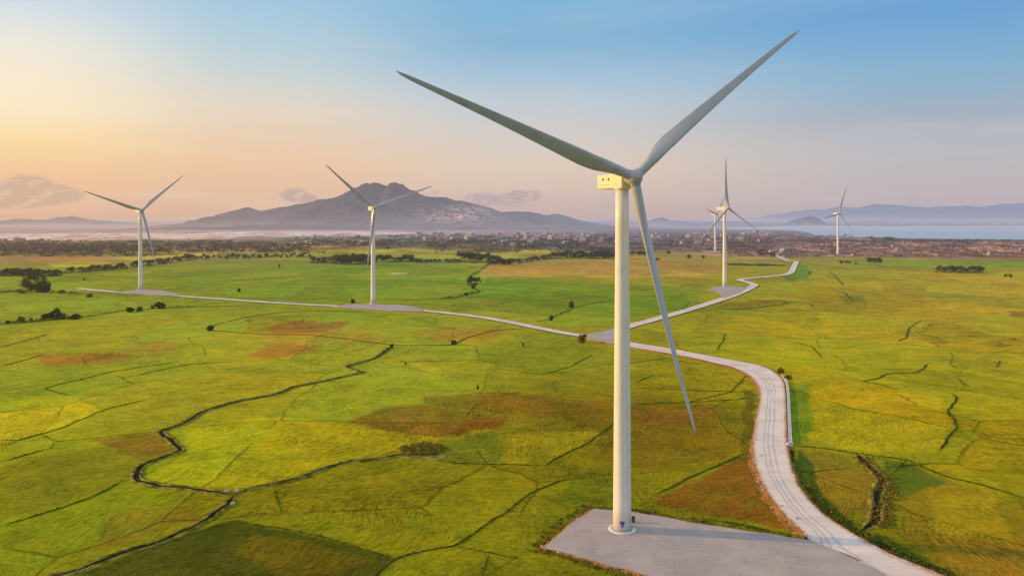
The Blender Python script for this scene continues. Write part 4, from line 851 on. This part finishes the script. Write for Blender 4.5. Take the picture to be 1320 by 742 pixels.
        # purple badge: a flared tulip-like mark with a pale band of cut-outs, wrapped on the tower above the flange
        am = radians(-97) - yr; bv = []; bf = []
        outline = [(-.62, .9), (-.3, 1.0), (0, .78), (.3, 1.0), (.62, .9), (.5, .35), (.22, -.25), (0, -.7), (-.22, -.25), (-.5, .35)]
        for a, z in outline:
            zz = 1.75 + z; rr_ = 2.2 + (r1 - r0) * (zz / ztop) + .035; an = am + a / rr_; bv.append((rr_ * cos(an), rr_ * sin(an), zz))
        rr_ = 2.235; bv.append((rr_ * cos(am), rr_ * sin(am), 1.75 + .2)); nn_ = len(outline)
        bf = [(i, (i + 1) % nn_, nn_) for i in range(nn_)]; mk('badge', bv, bf, M['purple'], root)
    return root
T0 = .506
turbine(802, 681.5, 23.1, 5, 38.9, 60.5, 5.4, 84.8 - 0, (7.0, -1.7, 5.8), 'nearest wind turbine, huge, standing on the gravel pad beside the winding road', T0, True)
turbine(181, 373, 45.5, 4.6, 41.1, 58.6, 4.86, 83.4, (2, 1, 2.3), 'leftmost wind turbine, on the small pad of the left road', ROADZ + .03)
turbine(481, 391, 27.8, 4.7, 20.1, 57, 4.74, 84.4, (3.4, 3.9, 3.2), 'wind turbine on its pad in front of the large mountain', ROADZ + .03)
turbine(934, 369, 39.3, 6.1, 91.2, 56.5, 4.99, 86.3, (4.1, 4.1, 4.3), 'wind turbine with one blade straight up, on the pad of the zigzag road', ROADZ + .03)
turbine(922, 324, 46.2, 4.4, 47.6, 56.8, 4.89, 84.3, (4.4, 3.9, 3.7), 'farthest wind turbine, showing partly behind the one with the upright blade', ROADZ + .03)
turbine(1080, 329, 30.1, 4.3, 70.4, 60.8, 5.02, 84.9, (6.7, 5.2, 5.4), 'rightmost wind turbine, standing in front of the lake', ROADZ + .03)

# green cabinet behind the tower
X_, Y_, _z = P(816, 672.5, T0); g = empty('electrical_cabinet', (X_, Y_, T0), .3); tag(g, 'small green electrical cabinet beside the tower of the nearest turbine', 'cabinet')
b = MB(); b.box((0, 0, .65), (.8, .6, 1.3), 0, 0, .03); b.build('body', M['green_paint'], g); b = MB(); b.box((0, 0, 1.34), (.92, .72, .08), 0, 0, .02); b.build('lid', M['dark'], g); b = MB(); b.box((0, -.31, .65), (.68, .03, 1.1), 0, 0, .008); dd_ = b.build('door', M['green_paint'], g); b = MB(); b.box((.25, -.34, .65), (.04, .04, .16)); b.build('handle', M['rail_metal'], dd_)

# concrete channel and headwall along the bend
cp = [(1008.5, 484), (1013.5, 492), (1016, 508), (1017, 530), (1018, 552), (1019, 571)]
c = resample(PL(cp, .3), 2, 0); ch = empty('irrigation_channel', (c[0][0], c[0][1], 0)); tag(ch, 'long white concrete irrigation channel along the outside of the road bend', 'channel')
def cs(name, prof, mat, par):
    n = normals(c); N_ = len(c); v = [];
    for o_, z_ in prof: q = c + n * o_ - np.array(c[0]); v.append(np.column_stack([q, np.full(N_, z_)]))
    v = np.concatenate(v); J = len(prof); f = [(j * N_ + i, j * N_ + i + 1, ((j + 1) % J) * N_ + i + 1, ((j + 1) % J) * N_ + i) for j in range(J) for i in range(N_ - 1)]
    return mk(name, v, f, mat, par)
cs('side_wall', [(-.55, 0), (-.55, .62), (-.38, .62), (-.38, 0)], M['concrete'], ch); cs('side_wall', [(.38, 0), (.38, .62), (.55, .62), (.55, 0)], M['concrete'], ch); cs('bed', [(-.375, .05), (-.375, .2), (.375, .2), (.375, .05)], M['concrete'], ch)
X_, Y_, _z = P(1019, 575); hw = empty('headwall', (X_, Y_, 0), .1); tag(hw, 'small white concrete headwall at the near end of the irrigation channel', 'headwall')
b = MB(); b.box((0, 0, .6), (1.9, .35, 1.2), 0, 0, .03); b.build('wall', M['concrete'], hw); b = MB(); b.box((0, 0, 1.25), (2.1, .5, .12), 0, 0, .02); b.build('coping', M['concrete'], hw)
for sx in (-1, 1): b = MB(); b.box((sx * .95, .6, .4), (.25, 1.2, .8), 0, 0, .02); b.build('wing', M['concrete'], hw)

cq = linres(PL([(1020, 578), (1020.5, 586), (1022, 596)]), .8, .2, 5); tag(strip('ditch', cq, [(-.8, .02), (0, .03), (.8, .02)], M['mud'], 3, .2, 0), kind='structure')
# stones along verge and pad
def stone_mesh(seed):
    rnd = random.Random(seed); bm = bmesh.new(); bmesh.ops.create_icosphere(bm, subdivisions=2, radius=.5)
    for v in bm.verts: k_ = rnd.uniform(.78, 1.15); v.co = (v.co.x * k_ * 1.2, v.co.y * k_, max(v.co.z * k_ * .75, -.25))
    m_ = bpy.data.meshes.new('stone'); bm.to_mesh(m_); bm.free(); m_.materials.append(M['stone']); return m_
SV = [stone_mesh(i) for i in range(4)]
def stone(x_, y_, z_, s_, lab, grp):
    o = bpy.data.objects.new('stone', random.choice(SV)); COL.objects.link(o); o.location = (x_, y_, z_); o.scale = (s_, s_, s_); o.rotation_euler = (0, 0, random.uniform(0, 6)); tag(o, lab, 'stone', grp)
for i in range(56):
    i_ = int(random.uniform(52, len(B_) - 70)); o_ = random.uniform(.1, 1.5); q = B_[i_] - dv[i_] * o_
    if not inpoly(q[0], q[1], pad_o): stone(q[0], q[1], .42, random.uniform(.25, .75), 'pale stone lying on the brown verge inside the road bend', 'stones on the verge inside the road bend')
for i in range(26):
    i_ = int(random.uniform(60, len(A_) - 60)); q = A_[i_] + dv[i_] * random.uniform(.0, .8); stone(q[0], q[1], .42, random.uniform(.2, .5), 'small pale stone on the outer edge of the winding road', 'stones on the outer road edge')
for a, b in ((701, 705), (708, 700), (716, 694), (722, 688), (731, 681), (745, 670), (712, 707), (720, 711), (726, 709), (735, 714), (748, 718), (752, 716), (764, 722), (790, 729), (815, 736)):
    for _ in range(2):
        X_, Y_, _z = P(a + random.uniform(-4, 2), b + random.uniform(-1, 3)); stone(X_, Y_, .25, random.uniform(.3, .8), 'pale rubble stone on the left edge of the near gravel pad', 'rubble stones on the pad edge')
for a, b in ((1012, 563), (974, 567), (981, 587), (1007.5, 652), (1026, 668), (1039, 690), (1022, 695)):
    X_, Y_, _z = P(a, b, .4); stone(X_, Y_, .5, .9, 'large white marker stone at the side of the winding road', 'white marker stones beside the road')
for a, b, l_ in ((292, 634.5, 'left'), (300, 650, 'lower'), (306, 633, 'right')):
    X_, Y_, _z = P(a, b); stone(X_, Y_, .3, 1.3, 'pale culvert slab where the two ditches meet, the %s one' % l_, None)

# ------------------------------------------------------------------ world
SUN_AZ, SUN_EL = radians(-82), radians(12.5)     # azimuth from +Y toward +X
w = bpy.data.worlds.new("World"); scene.world = w; w.use_nodes = True; t = NT(w.node_tree)
tc = t.n('ShaderNodeTexCoord'); s3 = t.n('ShaderNodeSeparateXYZ'); t.l(tc.outputs['Generated'], s3.inputs[0]); dx, dy, dz = s3.outputs
el = t.m('MULTIPLY', t.m('ARCSINE', dz), 180 / pi); azd = t.m('MULTIPLY', t.m('ARCTAN2', dx, dy), 180 / pi)
def ramp(pts):
    r = t.n('ShaderNodeValToRGB'); e = r.color_ramp.elements
    for i, (p_, c_) in enumerate(pts):
        x_ = e[i] if i < 2 else e.new(p_)
        x_.position = p_; x_.color = lin(*c_) + (1,)
    f_ = t.m('DIVIDE', t.m('ADD', el, 2.), 47., clamp=True); t.l(f_, r.inputs[0]); return r.outputs[0]
q_ = lambda d_: (d_ + 2) / 47
top = [(q_(22), (178, 200, 216)), (q_(32), (196, 208, 218)), (1., (204, 212, 222))]
r1 = ramp([(0, (200, 170, 155)), (q_(.4), (230, 188, 160)), (q_(2.6), (244, 198, 158)), (q_(4.9), (255, 222, 165)), (q_(6.8), (255, 236, 198)), (q_(8.7), (253, 236, 210)), (q_(10.8), (242, 236, 222)), (q_(12), (230, 232, 228)), (q_(13.4), (212, 224, 232))] + top)
r2 = ramp([(0, (200, 170, 160)), (q_(1.6), (232, 194, 168)), (q_(3.8), (241, 201, 166)), (q_(5.5), (238, 208, 180)), (q_(7.6), (232, 217, 198)), (q_(8.9), (220, 217, 208)), (q_(10.3), (204, 215, 216)), (q_(12), (188, 211, 221)), (q_(14.9), (168, 203, 227))] + top)
r3 = ramp([(0, (190, 168, 172)), (q_(1), (208, 186, 180)), (q_(2.2), (220, 197, 182)), (q_(3.8), (226, 206, 188)), (q_(6), (216, 208, 202)), (q_(8.6), (196, 207, 216)), (q_(10.3), (172, 199, 220)), (q_(12.6), (141, 185, 217)), (q_(15.7), (132, 185, 221))] + top)
r4 = ramp([(0, (180, 166, 180)), (q_(1.7), (194, 184, 190)), (q_(3.4), (192, 186, 192)), (q_(4.9), (186, 187, 195)), (q_(6.8), (166, 178, 196)), (q_(8), (151, 180, 202)), (q_(9.7), (138, 180, 211)), (q_(11.6), (122, 172, 214)), (q_(13.4), (111, 165, 216))] + top)
def lr(a, b): 
    x_ = t.n('ShaderNodeMapRange', interpolation_type='SMOOTHERSTEP'); t.put(x_.inputs[0], azd); x_.inputs[1].default_value = a; x_.inputs[2].default_value = b; return x_.outputs[0]
sky = t.mix(lr(-34., -17.), r1, r2); sky = t.mix(lr(-20., 2.), sky, r3); sky = t.mix(lr(-2., 34.), sky, r4)
# soft streaks
cv = t.n('ShaderNodeCombineXYZ'); t.l(t.m('MULTIPLY', azd, .05), cv.inputs[0]); t.l(t.m('MULTIPLY', el, .55), cv.inputs[1])
stn = t.noise(cv.outputs[0], 1., 5, .55, .4)
sky = t.mix(t.m('MULTIPLY', t.ss(stn, .5, .75), t.ss(el, 1., 12., .30, .12)), sky, t.mix(t.ss(azd, -30., 10.), lin(255, 232, 205), lin(216, 206, 212)))
# low clouds
cv = t.n('ShaderNodeCombineXYZ'); t.l(t.m('MULTIPLY', azd, .55), cv.inputs[0]); t.l(t.m('MULTIPLY', el, 1.0), cv.inputs[1])
cn = t.noise(cv.outputs[0], 1.5, 6, .58, .2)
cv2 = t.n('ShaderNodeCombineXYZ'); t.l(t.m('MULTIPLY', t.m('SUBTRACT', azd, .25), .55), cv2.inputs[0]); t.l(t.m('ADD', el, .16), cv2.inputs[1]); cn2 = t.noise(cv2.outputs[0], 1.5, 6, .58, .2)
clouds = [(25, 249, 58, 13, 1.15), (36, 238, 20, 11, .9), (88, 250, 24, 9, .5), (0, 255, 60, 12, .6), (380, 251, 24, 10, .8), (400, 256, 30, 6, .5), (560, 248, 14, 5, .45), (690, 250, 26, 8, .35), (640, 262, 90, 10, .55), (620, 252, 30, 8, .5), (668, 250, 22, 8, .55), (300, 262, 60, 6, .25), (760, 240, 18, 4, .3), (1170, 254, 60, 3, .35), (1280, 250, 50, 3, .3), (170, 262, 40, 7, .25), (1100, 262, 60, 4, .2)]
dens = None
for a, b, rx, ry, st_ in clouds:
    a0 = math.degrees(math.atan((a - CX) / F)); e0 = math.degrees(math.atan((HZ - b) / math.hypot(F, a - CX))); sx_ = math.degrees(rx / F) * .8; sy_ = math.degrees(ry / F)
    u1 = t.m('DIVIDE', t.m('SUBTRACT', azd, a0), sx_); v1 = t.m('DIVIDE', t.m('SUBTRACT', el, e0), sy_)
    g_ = t.m('MULTIPLY', t.m('EXPONENT', t.m('MULTIPLY', t.m('ADD', t.m('MULTIPLY', u1, u1), t.m('MULTIPLY', v1, v1)), -1.)), st_)
    dens = g_ if dens is None else t.m('ADD', dens, g_)
dn = t.m('ADD', dens, t.m('MULTIPLY', t.m('SUBTRACT', cn, .5), 1.05))
cm = t.m('MULTIPLY', t.ss(dn, .30, .62), t.m('MINIMUM', t.m('MULTIPLY', dens, 2.), 1.))
ccol = t.mix(t.ss(azd, -30., -5.), lin(210, 178, 158), lin(190, 170, 176)); ccol = t.mix(t.ss(t.m('SUBTRACT', cn, cn2), .0, .12, 0., .45), ccol, t.mix(t.ss(azd, -30., -5.), lin(244, 206, 166), lin(232, 206, 192)))
sky = t.mix(t.m('MULTIPLY', cm, .85), sky, ccol)
ns = t.n('ShaderNodeTexSky', sky_type='NISHITA'); ns.sun_disc = False; ns.sun_elevation = SUN_EL; ns.sun_rotation = SUN_AZ; ns.altitude = 50; ns.air_density = 1.; ns.dust_density = 2.; ns.ozone_density = 1.5
nsc = t.mix(1., ns.outputs[0], (.1, .1, .1), 'MULTIPLY')
sky = t.mix(.06, sky, nsc)
bg = t.n('ShaderNodeBackground'); t.l(sky, bg.inputs[0]); bg.inputs[1].default_value = 1.
o = t.n('ShaderNodeOutputWorld'); t.l(bg.outputs[0], o.inputs[0])

sl = bpy.data.lights.new('sun', 'SUN'); sl.energy = 4.7; sl.angle = radians(1.4); sl.color = (1., .57, .19)
so = bpy.data.objects.new('sun', sl); COL.objects.link(so)
from mathutils import Vector
sd = Vector((sin(SUN_AZ) * cos(SUN_EL), cos(SUN_AZ) * cos(SUN_EL), sin(SUN_EL)))
so.rotation_euler = sd.to_track_quat('Z', 'Y').to_euler(); so.location = (-200, 0, 300)
